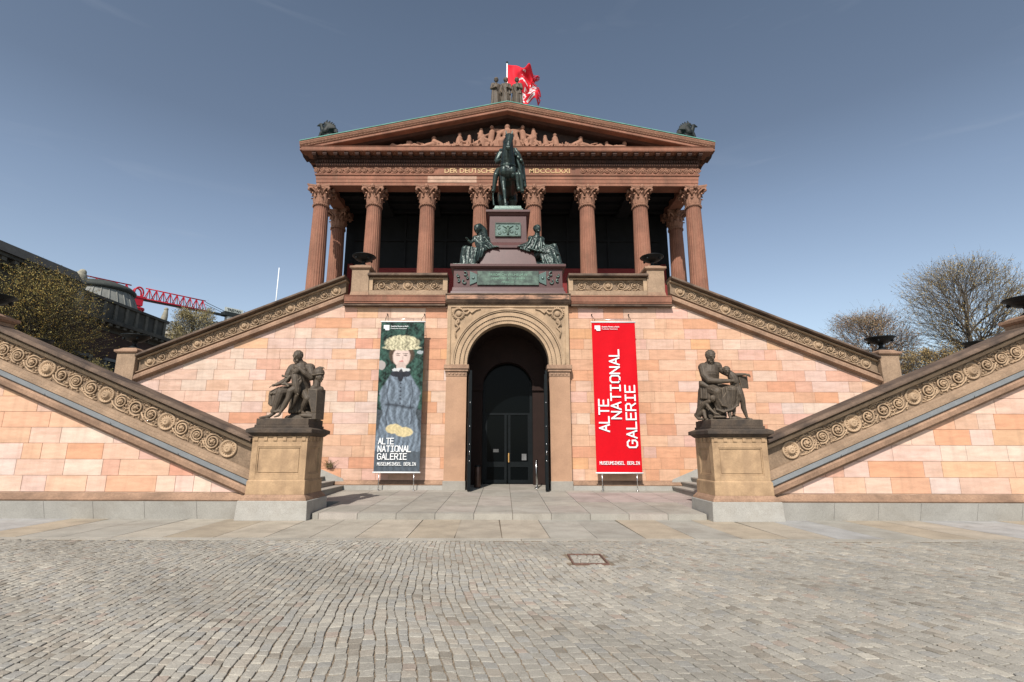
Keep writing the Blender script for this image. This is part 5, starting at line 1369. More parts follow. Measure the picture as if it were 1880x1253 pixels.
    r.chain([(-.28,hy,3.0),(-.46,hy-.06,2.68),(-.47,hy-.14,2.5),(-.28,hy-.42,2.45),(-.12,hy-.56,2.46)],[.12,.10,.085,.07,.05],10); hand(r,(-.08,hy-.60,2.46),(.8,-.6,0),(0,0,1),.035,1.2)
    r.chain([(.28,hy,3.0),(.46,hy-.06,2.68),(.45,hy-.18,2.5),(.24,hy-.44,2.47),(.10,hy-.56,2.50)],[.12,.10,.085,.07,.05],10); hand(r,(.06,hy-.60,2.50),(-.8,-.6,0),(0,0,1),.035,1.2)
    bd = r.sculpt('rider', M['bronze'], a, voxel=.02, smooth=1)
    c = MB()
    c.chain([(-.30,hy-.05,3.12),(0,hy-.24,3.02),(.32,hy-.10,3.12),(.2,hy+.2,3.1),(-.2,hy+.2,3.1)],[.09,.09,.10,.10,.09],8)
    folds(c, [(.05,hy-.30,2.98),(.30,hy-.30,3.08),(.52,hy-.10,2.92)], [(.30,hy-.55,2.62),(.55,hy-.46,2.42),(.66,hy-.20,2.30)], 8, .07, .02, 1)
    folds(c, [(.30,hy-.52,2.62),(.66,hy-.2,2.36),(.55,hy+.25,2.5)], [(.50,hy-.40,2.0),(.74,hy-.18,1.40),(.62,hy+.5,1.5)], 9, .06, .02, 2)
    folds(c, [(-.25,hy+.25,2.95),(.4,hy+.2,2.9)], [(-.25,hy+.8,1.75),(.5,hy+.7,1.7)], 9, .07, .02, 3)
    folds(c, [(-.28,hy-.1,3.1),(-.46,hy-.02,3.0)], [(-.44,hy-.10,2.75),(-.54,hy-.0,2.65)], 3, .05, .01, 4)
    c.chain([(-.46,hy-.2,1.85),(-.60,hy-.15,1.4),(-.62,hy-.12,.9),(-.58,hy-.1,.55)],[.04,.03,.03,.05],6)
    c.sculpt('cloak', M['bronze'], bd, voxel=.024, smooth=1)
    h = MB(); h.box(-.5,.5,.0,2.4,-.02,.015)
horseman()

def seated(s):
    desc = 'seated bronze woman with bowed veiled head, left of the horseman pedestal' if s < 0 else 'seated bronze woman with raised head, right of the horseman pedestal'
    a = empty('bronze_figure', (0, 18.5, 8.40)); tag(a, desc, 'statue')
    P = lambda x, y, d=0.0: (x*.00569, d, (978-y)*.00600)
    b = MB()
    if s < 0:
        b.chain([P(-160,905,.30), P(-165,850,.22), P(-180,800,.14), P(-182,770,.14)], [.25,.22,.23,.19], 12); b.cap(P(-222,770,.1), P(-145,770,.16), .13,.13)
        b.cap(P(-190,750,.1), P(-205,725,.04), .07,.07); head(b, P(-207,712,.0), .18, (-.45,-1,-.45), bun=True); b.chain([P(-195,692,.06), P(-170,715,.14), P(-160,760,.18)], [.14,.16,.16]); b.cap(P(-190,752,.08), P(-200,728,.04), .11,.10)
        b.chain([P(-220,775,.05), P(-250,810,-.05), P(-268,800,-.12)], [.075,.06,.045]); hand(b, P(-272,792,-.14), (-.5,-.6,.4), (0,0,1), .026, .6)
        b.chain([P(-145,780,.14), P(-125,830,.06), P(-100,838,.0), P(-90,836,-.04)], [.08,.065,.05,.04]); hand(b, P(-82,836,-.05), (1,-.2,-.1), (0,0,1), .026, .5)
        b.chain([P(-165,895,.25), P(-230,865,.02), P(-290,858,-.12)], [.17,.16,.13]); b.chain([P(-290,858,-.12), P(-300,910,-.10), P(-305,960,-.12)], [.13,.12,.10])
        b.chain([P(-150,895,.2), P(-210,880,-.06), P(-240,872,-.18)], [.16,.15,.12]); b.chain([P(-240,872,-.18), P(-240,920,-.2), P(-235,960,-.22)], [.12,.12,.10])
        folds(b, [P(-310,850,-.05), P(-280,842,-.2), P(-225,860,-.3), P(-190,860,-.2)], [P(-325,965,-.1), P(-290,968,-.26), P(-240,968,-.34), P(-205,950,-.2)], 8, .04, .05, 1)
        folds(b, [P(-235,770,.0), P(-190,790,-.06), P(-150,765,.0)], [P(-180,850,-.1), P(-130,850,-.08), P(-95,830,.0)], 5, .04, .03, 2)
        for q in range(5): b.chain([P(-230+q*4,790+q*12,-.02), P(-180,820+q*12,-.12), P(-120+q*3,790+q*14,.02)], [.025,.035,.025], 6)
        folds(b, [P(-200,870,-.2), P(-150,850,-.1)], [P(-225,965,-.3), P(-170,900,-.05)], 6, .04, .01, 3)
        b.chain([P(-320,968,-.2), P(-345,972,-.32)], [.05,.03]); b.cap(P(-260,970,-.3), P(-270,973,-.40), .045,.03)
    else:
        b.chain([P(180,905,.30), P(185,850,.22), P(192,790,.14), P(195,765,.14)], [.25,.21,.22,.17], 12); b.cap(P(155,768,.12), P(230,775,.12), .12,.12)
        b.cap(P(197,750,.12), P(200,725,.10), .06,.06); head(b, P(200,705,.08), .175, (.35,-1,.05), bun=True); b.chain([P(205,690,.16), P(205,730,.2), P(200,770,.2)], [.09,.09,.09]); b.cap(P(197,756,.12), P(200,725,.10), .10,.09)
        b.chain([P(155,775,.1), P(130,815,.04), P(95,832,-.02)], [.075,.06,.045]); hand(b, P(85,832,-.03), (-1,-.2,0), (0,0,1), .026, .5)
        b.chain([P(228,780,.1), P(250,830,.0), P(290,832,-.12)], [.075,.06,.045]); hand(b, P(302,828,-.14), (1,-.4,.2), (0,0,1), .026, .5)
        b.chain([P(185,895,.25), P(250,860,.02), P(312,845,-.10)], [.17,.16,.13]); b.chain([P(312,845,-.10), P(330,905,-.12), P(345,960,-.16)], [.13,.12,.10])
        b.chain([P(180,895,.2), P(225,885,-.08), P(275,885,-.2)], [.16,.14,.12]); b.chain([P(275,885,-.2), P(290,925,-.22), P(300,962,-.25)], [.12,.11,.09])
        folds(b, [P(200,850,-.2), P(260,845,-.25), P(320,825,-.15)], [P(230,960,-.28), P(290,970,-.36), P(355,965,-.22)], 8, .04, .05, 1)
        for q in range(7): b.chain([P(140+q*16,850+q*5,-.12), P(200+q*16,880+q*4,-.28), P(290+q*8,838+q*10,-.25)], [.025,.035,.03], 6)
        folds(b, [P(155,765,.0), P(190,790,-.06), P(230,770,.0)], [P(100,835,.0), P(160,860,-.1), P(235,860,-.1)], 5, .04, .03, 2)
        folds(b, [P(70,822,.06), P(130,800,.04)], [P(80,845,-.05), P(150,870,-.08)], 5, .035, .01, 6)
        b.cap(P(355,968,-.2), P(370,972,-.32), .05,.03); b.cap(P(300,970,-.3), P(312,973,-.42), .045,.03)
    b.chain([P(s*200,940,.35), P(s*280,950,.2)], [.25,.2]); b.box(*sorted((s*1.15, s*2.08)), -.40, .45, -.005, .05)
    b.sculpt('draped_body', M['bronze'], a, voxel=.018, smooth=4, disp=.02, dscale=.10)
seated(-1); seated(1)

# ================================================================== ROOF FIGURES AND FITTINGS
def apex_figure(x, yaw, seed, label, pose):
    a = empty('roof_statue', (x, 23.35, 18.82), yaw); tag(a, label, 'statue', 'three draped figures on the roof peak')
    b = MB()
    b.chain([(0,0,.0),(0,0,.5),(0,0,.9),(0,0,1.25)], [.25,.23,.17,.19], 12); b.cap((-.16,0,1.40),(.16,0,1.40),.10,.10); b.cap((0,0,1.45),(0,-.01,1.56),.07,.06); head(b,(0,-.02,1.70),.14,(pose*.4,-1,0),bun=True)
    for s in (-1,1):
        b.chain([(s*.20,0,1.40),(s*.27,-.02,1.12),(s*.24,-.14,.92) if s*pose < 0 else (s*.12,-.22,1.10)], [.08,.065,.045]); hand(b,(s*.23,-.17,.88) if s*pose < 0 else (s*.06,-.24,1.14),(0,-.6,-.5),(0,0,1),.022,.5)
    folds(b, [(-.22,-.05,1.0),(0,-.16,1.02),(.22,-.05,1.0),(.2,.12,1.0)], [(-.28,-.08,.0),(0,-.26,.0),(.28,-.08,.0),(.25,.2,0)], 13, .04, .015, seed)
    folds(b, [(-.2,-.08,1.38),(.1,-.14,1.40)], [(-.02,-.16,.85),(.24,-.10,.8)], 5, .04, .01, seed+1)
    b.sculpt('draped_body', M['statue'], a, voxel=.02, smooth=1)
apex_figure(-.59, .3, 1, 'draped stone woman on the roof peak, farthest from the flag', -1)
apex_figure(-.08, 0, 2, 'draped stone woman standing in the middle of the three on the roof peak', 1)
apex_figure(.50, -.3, 3, 'draped stone woman on the roof peak, directly in front of the red flag', 1)

def flag():
    a = empty('flag', (0, 26.2, 18.9)); tag(a, 'tattered red flag with white lettering blowing from a white pole behind the roof figures', 'flag')
    b = MB(); b.tube([(0,0,-.6),(0,0,5.05)], [.045,.035], 8); b.build('pole', M['white'], a); b = MB(); b.ell((0,0,5.12),.07,n=8,m=6); b.build('finial', M['iron'], a)
    nx, nz = 60, 70; vs = []; fs = []; rnd = random.Random(3)
    W, H = 1.95, 2.5
    def pt(u, v):
        # u from the pole outwards, v from the top down
        x = W*u*(.96-.10*sin(v*3)); z = 4.95-H*v*(1-.05*u) - .42*u*v*0 + .30*u*sin(u*5+1.2)*(1-v)-.12*u
        y = .30*sin(u*8+v*4)*u + .20*sin(u*15-v*8)*u + .14*sin(v*15+u*6)*u
        x += .20*sin(v*11+u*5)*u*u; z += .20*sin(u*11+v*6)*u
        z -= .35*max(0, v-.35)*(1-u)*0
        return (x, y, z)
    for j in range(nz+1):
        for i in range(nx+1): vs.append(pt(i/nx, j/nz))
    mb = MB()
    letters = [(0.42,.60,.14,.10),(0.62,.72,.12,.14),(.80,.80,.14,.12),(.50,.86,.18,.08),(.72,.92,.2,.06),(.86,.60,.1,.08),(.6,.45,.12,.04),(.78,.35,.1,.05),(.9,.18,.08,.05),(.55,.3,.08,.03),(.45,.42,.16,.05),(.68,.58,.16,.07),(.84,.46,.12,.06),(.36,.78,.14,.08),(.6,.14,.1,.04),(.92,.7,.1,.1)]
    for j in range(nz):
        for i in range(nx):
            u, v = (i+.5)/nx, (j+.5)/nz
            w = any(abs(u-a_)<c_/2 and abs(v-b_)<d_/2 and not (abs(u-a_)<c_/5 and abs(v-b_)<d_/4) for a_, b_, c_, d_ in letters)
            if u > .93 and rnd.random() < .25: continue
            # the cloth tapers towards the lower hoist: cut the lower left corner away
            if v > .55+.9*u+.02*sin(30*u): continue
            mb.f.append((j*(nx+1)+i, j*(nx+1)+i+1, (j+1)*(nx+1)+i+1, (j+1)*(nx+1)+i)); mb.sm.append(True); mb.c.append((.75,.72,.72) if w else (.62,.02,.035))
    mb.v = vs
    o = mb.build('cloth', mat('flag_cloth', attr=True, namt=.05, famt=.03, bump=.02, rough=.7, spec=.15), a, recalc=False)
    sd = o.modifiers.new('s','SOLIDIFY'); sd.thickness = .006
flag()

def griffin(s):
    a = empty('roof_griffin', (s*9.25, 23.5, 16.96)); tag(a, 'dark winged griffin crouching on the %s end of the gable roof' % ('left' if s < 0 else 'right'), 'statue', 'griffins on the gable ends')
    b = MB(); f = s      # faces outward
    b.chain([(-f*.35,0,.28),(0,0,.36),(f*.18,0,.55)], [.20,.20,.17]); b.chain([(f*.2,0,.62),(f*.28,-.02,.86),(f*.30,-.03,.98)],[.14,.11,.10]); b.cap((f*.34,-.03,1.0),(f*.50,-.05,.92),.09,.03)
    b.cap((f*.22,0,1.05),(f*.18,0,1.2),.04,.015); b.chain([(f*.25,-.1,.5),(f*.33,-.12,.25),(f*.36,-.13,.03)],[.09,.06,.06]); b.chain([(f*.25,.1,.5),(f*.33,.12,.25),(f*.36,.13,.03)],[.09,.06,.06])
    for y in (-.14,.14): b.chain([(-f*.3,y,.3),(-f*.12,y*1.2,.12),(-f*.02,y*1.2,.05)],[.14,.09,.06])
    for y in (-.13,.13):
        for k in range(7):
            an = radians(95+k*11); L = .85-.05*k; b.chain([(f*.08,y,.6-.02*k),(f*(.08+cos(an)*L*.5),y*1.5,.6+sin(an)*L*.42),(f*(.04+cos(an)*L),y*1.4,.58+sin(an)*L*.68)],[.06,.07,.03],6)
    b.cap((f*.02,-.1,.55),(-f*.12,-.1,.85),.20,.16); b.cap((f*.02,.1,.55),(-f*.12,.1,.85),.20,.16)
    b.chain([(-f*.45,0,.25),(-f*.75,0,.12),(-f*.9,0,.16)],[.06,.04,.03]); b.box(-.5,.5,-.22,.22,-.10,.04)
    b.sculpt('winged_body', mat('black_roof_bronze', (.010,.013,.012), rough=.6, stain=(.03,.045,.04), sscale=4, slo=.5, shi=.7, samt=.6), a, voxel=.026, smooth=1)
griffin(-1); griffin(1)

RT = lambda x: 18.97-abs(x)*.2188
def rod(x, label, y=24.2, h=.75, z=None, r=.012):
    b = MB(); b.tube([(0,0,-.1),(0,0,h)], [r*1.4, r], 6); b.lathe([(.05,-.06),(.05,.02),(.02,.03)], n=8)
    o = b.build('lightning_rod', M['white'], None, (x, y, z if z is not None else RT(x))); tag(o, label, 'lightning rod', 'lightning rods'); return o
rod(-6.55, 'thin white lightning rod on the gable slope next to a slanted dark lamp')
rod(3.78, 'thin white lightning rod right of the flag, nearest the roof peak')
rod(7.05, 'thin white lightning rod low on the right slope of the gable')
rod(-25.6, 'tall thin white rod rising behind the upper left stair coping', y=55, h=7.5, z=14.2, r=.05)
def roof_lamp(x, label, kind):
    a = empty('roof_lamp', (x, 23.6, RT(x))); tag(a, label, 'lamp', 'small lamps on the gable')
    if kind == 0:
        b = MB(); b.box(-.10,.10,-.06,.06,.12,.30); b.build('housing', M['iron'], a, bevel=.02); b = MB(); b.box(-.07,.07,-.05,.05,0,.08); b.tube([(0,0,.05),(0,0,.14)],.02,6); b.build('bracket', M['iron'], a)
    elif kind == 1:
        b = MB(); b.ell((0,0,.32),(.06,.06,.07)); b.build('housing', M['iron'], a); b = MB(); b.tube([(0,0,-.03),(0,0,.28)],.022,6); b.build('bracket', M['iron'], a)
    else:
        s = kind
        b = MB(); b.cap((-.12*s/abs(s),-.05,.20),(.10*s/abs(s),-.02,.12),.075,.05,8); b.build('housing', M['iron'], a); b = MB(); b.tube([(0,0,-.03),(0,0,.14)],.025,6); b.build('bracket', M['iron'], a)
roof_lamp(-1.13, 'square black lamp on the roof just left of the three figures', 0)
roof_lamp(3.25, 'tiny round black lamp on a stem, right of the flag', 1)
roof_lamp(-6.65, 'black slanted lamp far down the left slope of the gable', 2)
roof_lamp(7.55, 'black slanted lamp far down the right slope of the gable', -2)

# ================================================================== BANNERS
def fbm(x, y, seed=0):
    v = 0; a = .5
    for k in range(4):
        v += a*(sin(x*(3.1+seed)+1.7*k+2.1*sin(y*2.3+k+seed))*cos(y*(2.7)+.9*k+1.3*sin(x*1.9-k))); x *= 2.03; y *= 2.11; a *= .55
    return v
def banner(s):
    x0, x1, zb, zt, Y = (-4.53,-2.98,.90,6.09,17.78) if s < 0 else (2.985,4.53,.90,6.09,17.78)
    cx = (x0+x1)/2; W = x1-x0; H = zt-zb
    a = empty('banner', (cx, Y, .30))
    tag(a, 'tall picture banner in dark green, cream and grey blue with white lettering at its foot' if s < 0 else 'tall red banner with large white lettering running upwards, right of the doorway', 'banner')
    z0 = zb-.30
    nx, nz = 90, 290; mb = MB(); vs = []
    for j in range(nz+1):
        for i in range(nx+1):
            u, v = i/nx, j/nz
            vs.append((-W/2+W*u, .013*sin(u*13+1.2*sin(v*5))*sin(pi*min(1,max(0,v)))+.005*sin(v*9), z0+H*v))
    mb.v = vs
    def blob(u, v, cu, cv, ru, rv): return max(0, min(1, (1.15-sqrt(((u-cu)/ru)**2+((v-cv)/rv)**2))*6))
    def picture(u, v):
        u, v = u+.007*fbm(u*8+3, v*22, 2)+.004*fbm(u*24, v*66, 1), v+.004*fbm(u*9, v*25+5, 1)
        n = fbm(u*5, v*14, 0); n2 = fbm(u*13, v*40, 1)
        c = np.array((.022,.052,.040))*(1+1.2*n+.9*n2); 
        if v < .40: c = np.array((.05,.06,.068))*(1+.6*n2)
        def mixc(c, col, t): return c*(1-t)+np.array(col)*t
        c = mixc(c, (.50,.42,.40), .7*blob(u, v, .05, .70, .09, .03)); c = mixc(c, (.45,.48,.50), .6*blob(u, v, .92, .79, .07, .012))
        def soft(t): return max(0, min(1, t))
        # a plain painterly figure seen from the front: dress, collar, hat
        hw = (.20+.30*soft((.655-v)*7)) if v > .50 else (.50-.12*soft((.52-v)*7) if v > .40 else .38+.16*soft((.40-v)*5))
        edge = hw+.03*fbm(v*9, 2, 2)
        fold = .5+.5*sin((u-.5)*46*(1+.3*sin(v*9))+3*sin(v*21))
        body = np.array((.135,.165,.20))*(.75+.55*fold)*(1+.35*n2+.35*fbm(u*7, v*16, 3))
        if v < .66: c = mixc(c, body, soft((edge-abs(u-.5))*26))
        for k in (-1, 1):
            if .30 < v < .60: c = mixc(c, (.03,.035,.045), .8*soft(1-abs((u-.5)-k*(.27+.02*sin(v*40)))*38))
        c = mixc(c, (.03,.035,.045), .9*soft(1-abs(v-.425-.01*sin(u*6))*60)*soft((.36-abs(u-.5))*20))
        for k in range(7): c = mixc(c, (.02,.02,.03), .8*blob(u, v, .51, .445+.026*k, .022, .005))
        c = mixc(c, np.array((.07,.045,.03))*(1+.5*n2), blob(u, v, .50, .775, .27, .070))
        skin = np.array((.60,.46,.40))*(1+.10*n2-.22*soft((u-.56)*4)); c = mixc(c, skin, blob(u, v, .50, .757, .185, .062)); c = mixc(c, skin*.82, blob(u, v, .50, .69, .10, .035))
        for k in (-1, 1):
            c = mixc(c, (.10,.06,.05), .8*blob(u, v, .50+k*.085, .768, .045, .004)); c = mixc(c, (.06,.04,.035), .8*blob(u, v, .50+k*.085, .781, .055, .003))
        c = mixc(c, skin*.72, .8*blob(u, v, .525, .750, .014, .014)); c = mixc(c, (.42,.12,.11), .8*blob(u, v, .50, .727, .048, .005))
        c = mixc(c, np.array((.42,.38,.25))*(1+.9*n2+.35*n), max(blob(u, v, .50, .855, .37, .050), blob(u, v, .50, .822, .41, .017)))
        c = mixc(c, (.55,.55,.54), .9*blob(u, v, .50, .668, .19+.02*n2, .014)); c = mixc(c, (.015,.015,.02), .95*max(blob(u, v, .40, .640, .12, .018), blob(u, v, .60, .640, .12, .018), blob(u, v, .5, .63, .06, .04)))
        c = mixc(c, np.array((.55,.45,.25))*(1+.3*n2), max(blob(u, v, .40, .275, .17, .030), blob(u, v, .62, .255, .19, .030)))
        if v < .13: c = mixc(c, (.055,.065,.075), .75)
        return tuple(np.clip(c, .004, .8))
    for j in range(nz):
        for i in range(nx):
            mb.f.append((j*(nx+1)+i, j*(nx+1)+i+1, (j+1)*(nx+1)+i+1, (j+1)*(nx+1)+i)); mb.sm.append(True)
            mb.c.append(picture((i+.5)/nx, (j+.5)/nz) if s < 0 else None)
    cl = mb.build('cloth', mat('picture_cloth', attr=True, namt=.03, famt=.02, bump=.02, rough=.7, spec=.2) if s < 0 else M['bannerred'], a, recalc=False)
    sd = cl.modifiers.new('s','SOLIDIFY'); sd.thickness = .008
    b = MB(); b.tube([(-W/2-.03,0,z0+H+.02),(W/2+.03,0,z0+H+.02)],.024,8); b.build('top_bar', M['white'], a)
    b = MB(); b.tube([(-W/2-.03,0,z0-.02),(W/2+.03,0,z0-.02)],.026,8); b.build('bottom_bar', M['white'], a)
    for q in (-1,1):
        b = MB(); b.tube([(q*W*.38,0,z0-.02),(q*W*.38,.02,0.0)],.016,6); b.lathe([(.05,0),(.05,.015),(.02,.02)],(q*W*.38,.02,0),n=10); b.build('guide_pole', M['steel'], a)
        b = MB(); b.tube([(q*W*.42,0,z0+H+.02),(q*W*.42,.05,z0+H+.12),(q*(W*.42+.03),.50,z0+H+.42)],.008,5); b.tube([(q*(W*.42+.03),.53,z0+H+.42),(q*(W*.42+.03),.42,z0+H+.42)],.02,6); b.build('wall_hook', M['iron'], a)
    b = MB(); b.tube([(-W*.42,.02,z0+H+.12),(W*.42,.02,z0+H+.12)],.009,5); b.build('hanger_bar', M['steel'], a)
    yt = -.026; T = M['white']
    # little square logo with a notch and the two lines beside it
    b = MB(); lx, lz = -W/2+.10, z0+H-.30
    b.prism([(lx,lz+.06),(lx+.05,lz+.06),(lx+.07,lz),(lx+.20,lz),(lx+.20,lz+.19),(lx,lz+.19)], yt, yt+.008); b.build('logo', T, cl)
    text('small_lettering', 'Staatliche Museen zu Berlin', .066, T, cl, (lx+.25, yt, lz+.125), extrude=.003, offset=.001, sx=.86)
    text('small_lettering', 'Preußischer Kulturbesitz', .066, T, cl, (lx+.25, yt, lz+.045), extrude=.003, sx=.86)
    if s < 0:
        for k, (t, L) in enumerate((('ALTE', .52), ('NATIONAL', 1.12), ('GALERIE', .98))):
            strokes('lettering', t, L, .19, T, cl, (-W/2+.12, yt, z0+.92-.255*k))
        strokes('lettering', 'MUSEUMSINSEL BERLIN', 1.30, .10, T, cl, (-W/2+.12, yt, z0+.21), weight=.85)
    else:
        for t, x, z, L in (('ALTE', -W/2+.50, 1.36, 1.10), ('NATIONAL', -W/2+.93, 1.80, 2.42), ('GALERIE', -W/2+1.43, .83, 2.12)):
            strokes('lettering', t, L, .325, T, cl, (x-.02, yt, z0+z), vertical=True, weight=.95)
        strokes('lettering', 'MUSEUMSINSEL BERLIN', 1.34, .10, T, cl, (-W/2+.12, yt, z0+.26), weight=.85)
banner(-1); banner(1)

# chrome rail stand inside the doorway
a = empty('rail_stand', (1.02, 18.75, PZ(18.8))); tag(a, 'slim chrome rail on two legs standing inside the doorway beside the open door', 'rail')
b = MB(); b.tube([(0,0,0),(0,0,.95),(.05,.35,.98),(.05,.35,0)],.022,8); b.build('hoop', M['steel'], a)
b = MB(); b.lathe([(.09,0),(.09,.012),(.03,.02)],(0,0,0),n=12); b.lathe([(.09,0),(.09,.012),(.03,.02)],(.05,.35,0),n=12); b.build('foot_plate', M['steel'], a)
a = empty('waste_bin', (-1.08, 19.0, PZ(19))); tag(a, 'narrow dark metal bin in the shade just inside the doorway', 'bin')
b = MB(); b.lathe([(.11,0),(.115,.02),(.115,.72),(.10,.75)],n=18); b.build('body', mat('bin_metal', (.10,.06,.045), rough=.4, metal=.5), a); b = MB(); b.lathe([(.118,.72),(.118,.76),(.10,.77),(.001,.77)],n=18,cap=False); b.build('lid', M['iron'], a)
# weeds growing from the stair skirting
b = MB(); rnd = random.Random(9)
for k in range(60):
    an = rnd.uniform(-1.3,1.3); L = rnd.uniform(.10,.34); p = (rnd.uniform(-.12,.12),rnd.uniform(-.05,.05),0)
    q = (p[0]+L*sin(an)*.6, p[1]-.05*rnd.random(), L*.75); r_ = (p[0]+L*sin(an), p[1]-.10*rnd.random(), L*(.9-.3*abs(sin(an))))
    b.tube([p,q,r_],[.006,.005,.001],3,smooth=False)
tag(b.build('weed', mat('dry_weed', (.16,.12,.05), bump=0), None, (-6.15, 18.2, 1.02)), 'small dry weed growing at the wall behind the steps, left of the picture banner', 'plant')
# ================================================================== TREES
def tree(name, loc, fork, crown, seed, label, kids=(9,5,4,4), leafs=4, lsize=.05, twigcol=(.05,.04,.03), cols=None, group='trees beside the museum', fr=(.42,.42,.5,.6,.9), spread=.62, low=-.25, r0=.26, clump=1.0):
    """fork = height of the first fork; crown = (centre height, horizontal radius, vertical radius)"""
    rnd = random.Random(seed)
    a = empty(name, loc); tag(a, label, 'tree', group)
    tr = MB(); tw = MB(); lf = MB(); zc, rx, rz = crown; Cn = Vector((0, 0, zc))
    lobes = [(Vector((rnd.gauss(0,1), rnd.gauss(0,1), rnd.gauss(0,.8))).normalized(), rnd.uniform(-.42, .12)) for _ in range(22)]
    def vec(): return Vector((rnd.gauss(0,1), rnd.gauss(0,1), rnd.gauss(0,1))).normalized()
    def remain(p, d):
        k = 1.0
        q = Vector(((p+d*rx*.5).x/rx, (p+d*rx*.5).y/rx, ((p+d*rx*.5).z-zc)/rz)); 
        if q.length > 1e-6:
            q.normalize()
            for l, w_ in lobes:
                dt = l.dot(q)
                if dt > .75: k += w_*(dt-.75)*4
        o = p-Cn; P_ = Vector((o.x/rx/k, o.y/rx/k, o.z/rz/k)); D_ = Vector((d.x/rx/k, d.y/rx/k, d.z/rz/k))
        A = D_.dot(D_); B = P_.dot(D_); Cc = P_.dot(P_)-1; disc = B*B-A*Cc
        if disc <= 0: return .25
        return max(.25, (-B+sqrt(disc))/A)
    def leaf(p):
        c = rnd.choice(cols); f = rnd.uniform(.55,1.45); c = tuple(v*f for v in c)
        n = vec(); s_ = n.cross(vec()).normalized(); t = n.cross(s_); z = lsize*rnd.uniform(.5,1.3)
        lf.add([p+s_*z, p+t*z*.6, p-s_*z*.8, p-t*z*.6], [(0,1,2,3)], c)
    nlev = len(kids)
    def grow(p, d, r, lev):
        L = remain(p, d)*fr[lev]*rnd.uniform(.62, 1.22)
        segs = 4 if lev < 2 else 3
        pts = [p.copy()]; rs = [r]; q = p.copy(); dd = d.copy()
        for k in range(segs):
            dd = (dd + vec()*.20 + Vector((0,0,.01))).normalized()
            q = q + dd*L/segs; pts.append(q.copy()); rs.append(r*(1-.5*(k+1)/segs))
        (tr if lev < 2 else tw).tube(pts, rs, 6 if lev < 2 else 3, smooth=lev < 2, cap=False)
        if lev >= nlev:
            if rnd.random() < clump:
                for k in range(leafs):
                    t = rnd.random(); i = min(int(t*segs), segs-1); leaf(pts[i].lerp(pts[i+1], t*segs-i)+vec()*.07)
            return
        n = kids[lev]
        for k in range(n):
            t = .22+.76*(k+rnd.random()*.9)/n; t = min(t, .999); i = min(int(t*segs), segs-1); pp = pts[i].lerp(pts[i+1], t*segs-i)
            az = k*2.4+rnd.uniform(-.6,.6); base = dd.cross(Vector((0,0,1))) if abs(dd.z) < .95 else Vector((1,0,0)); base.normalize()
            s_ = Quaternion(dd, az) @ base; ang = rnd.uniform(.6,1.15)*spread
            grow(pp, (dd*cos(ang)+s_*sin(ang)+Vector((0,0,.08))).normalized(), max(.006, r*rnd.uniform(.36,.5)), lev+1)
        grow(pts[-1], dd, r*.46, lev+1)
    top = Vector((rnd.uniform(-.2,.2), rnd.uniform(-.2,.2), fork))
    tr.tube([(0,0,-.2),(0,0,.4),top*.5,top], [r0*1.5, r0*1.15, r0*1.05, r0*.95], 9)
    tt = Vector((top.x+rnd.uniform(-.4,.4), top.y, fork+(zc+rz-fork)*.45)); tr.tube([top, top.lerp(tt,.5)+vec()*.1, tt], [r0*.9, r0*.65, r0*.4], 7)
    nl = kids[0]
    for k in range(nl):
        t = k/(nl-1) if nl > 1 else 0; p = top.lerp(tt, t*.9)
        az = k*2.4+rnd.uniform(-.3,.3); el = low+(1.25-low)*t*rnd.uniform(.85,1.1)
        grow(p, Vector((cos(az)*cos(el), sin(az)*cos(el), sin(el))), r0*(.48-.16*t), 1)
    grow(tt, Vector((0,0,1)), r0*.36, 1)
    tr.build('trunk', mat('bark', twigcol, nscale=5, bump=.4), a, recalc=False)
    tw.build('twigs', mat('twig_bark', tuple(v*1.1 for v in twigcol), bump=0), a, recalc=False)
    m = bpy.data.materials.new('young_leaves'); m.use_nodes = True; bs = m.node_tree.nodes['Principled BSDF']; at = m.node_tree.nodes.new('ShaderNodeAttribute'); at.attribute_name = 'Col'
    m.node_tree.links.new(at.outputs['Color'], bs.inputs['Base Color']); bs.inputs['Roughness'].default_value = .7
    lf.build('crown', m, a, recalc=False)
    return a
tree('tree', (39.4,42,0), 7.6, (12.1,7.6,5.9), 12, 'tall bare tree with spreading limbs and ochre buds behind the right stair coping', kids=(16,6,4,4), leafs=9, lsize=.05, twigcol=(.075,.06,.045), cols=[(.42,.28,.08),(.32,.24,.09),(.25,.19,.08)], low=-.35, r0=.30)
tree('tree', (34.6,47,0), 7.4, (11.4,5.4,4.5), 5, 'smaller bare tree with reddish buds behind the right stair post', kids=(14,6,4,4), leafs=8, lsize=.052, twigcol=(.085,.065,.055), cols=[(.38,.22,.11),(.30,.20,.11),(.23,.18,.09)], low=-.3, r0=.22)
tree('tree', (34.4,40,0), 4.6, (7.2,4.2,3.1), 8, 'low bushy budding tree below the two taller bare trees', kids=(13,6,4,4), leafs=7, lsize=.06, twigcol=(.07,.055,.045), cols=[(.34,.23,.09),(.26,.19,.08)], r0=.18)
tree('tree', (-32.2,33,0), 4.4, (8.4,5.4,5.6), 21, 'big tree thick with olive and rust young leaves at the left picture edge', kids=(16,7,5,4), leafs=17, lsize=.042, twigcol=(.05,.042,.03), cols=[(.34,.24,.055),(.28,.22,.055),(.37,.22,.045),(.22,.185,.05),(.17,.15,.045)], low=-.5, r0=.28)
tree('tree', (-27.0,33.5,0), 2.2, (4.2,2.8,3.0), 33, 'low leafy tree between the big leafy tree and the left stair post', kids=(14,6,5,4), leafs=12, lsize=.05, twigcol=(.05,.04,.03), cols=[(.20,.16,.045),(.16,.13,.04),(.10,.09,.03)], low=-.4, r0=.16)
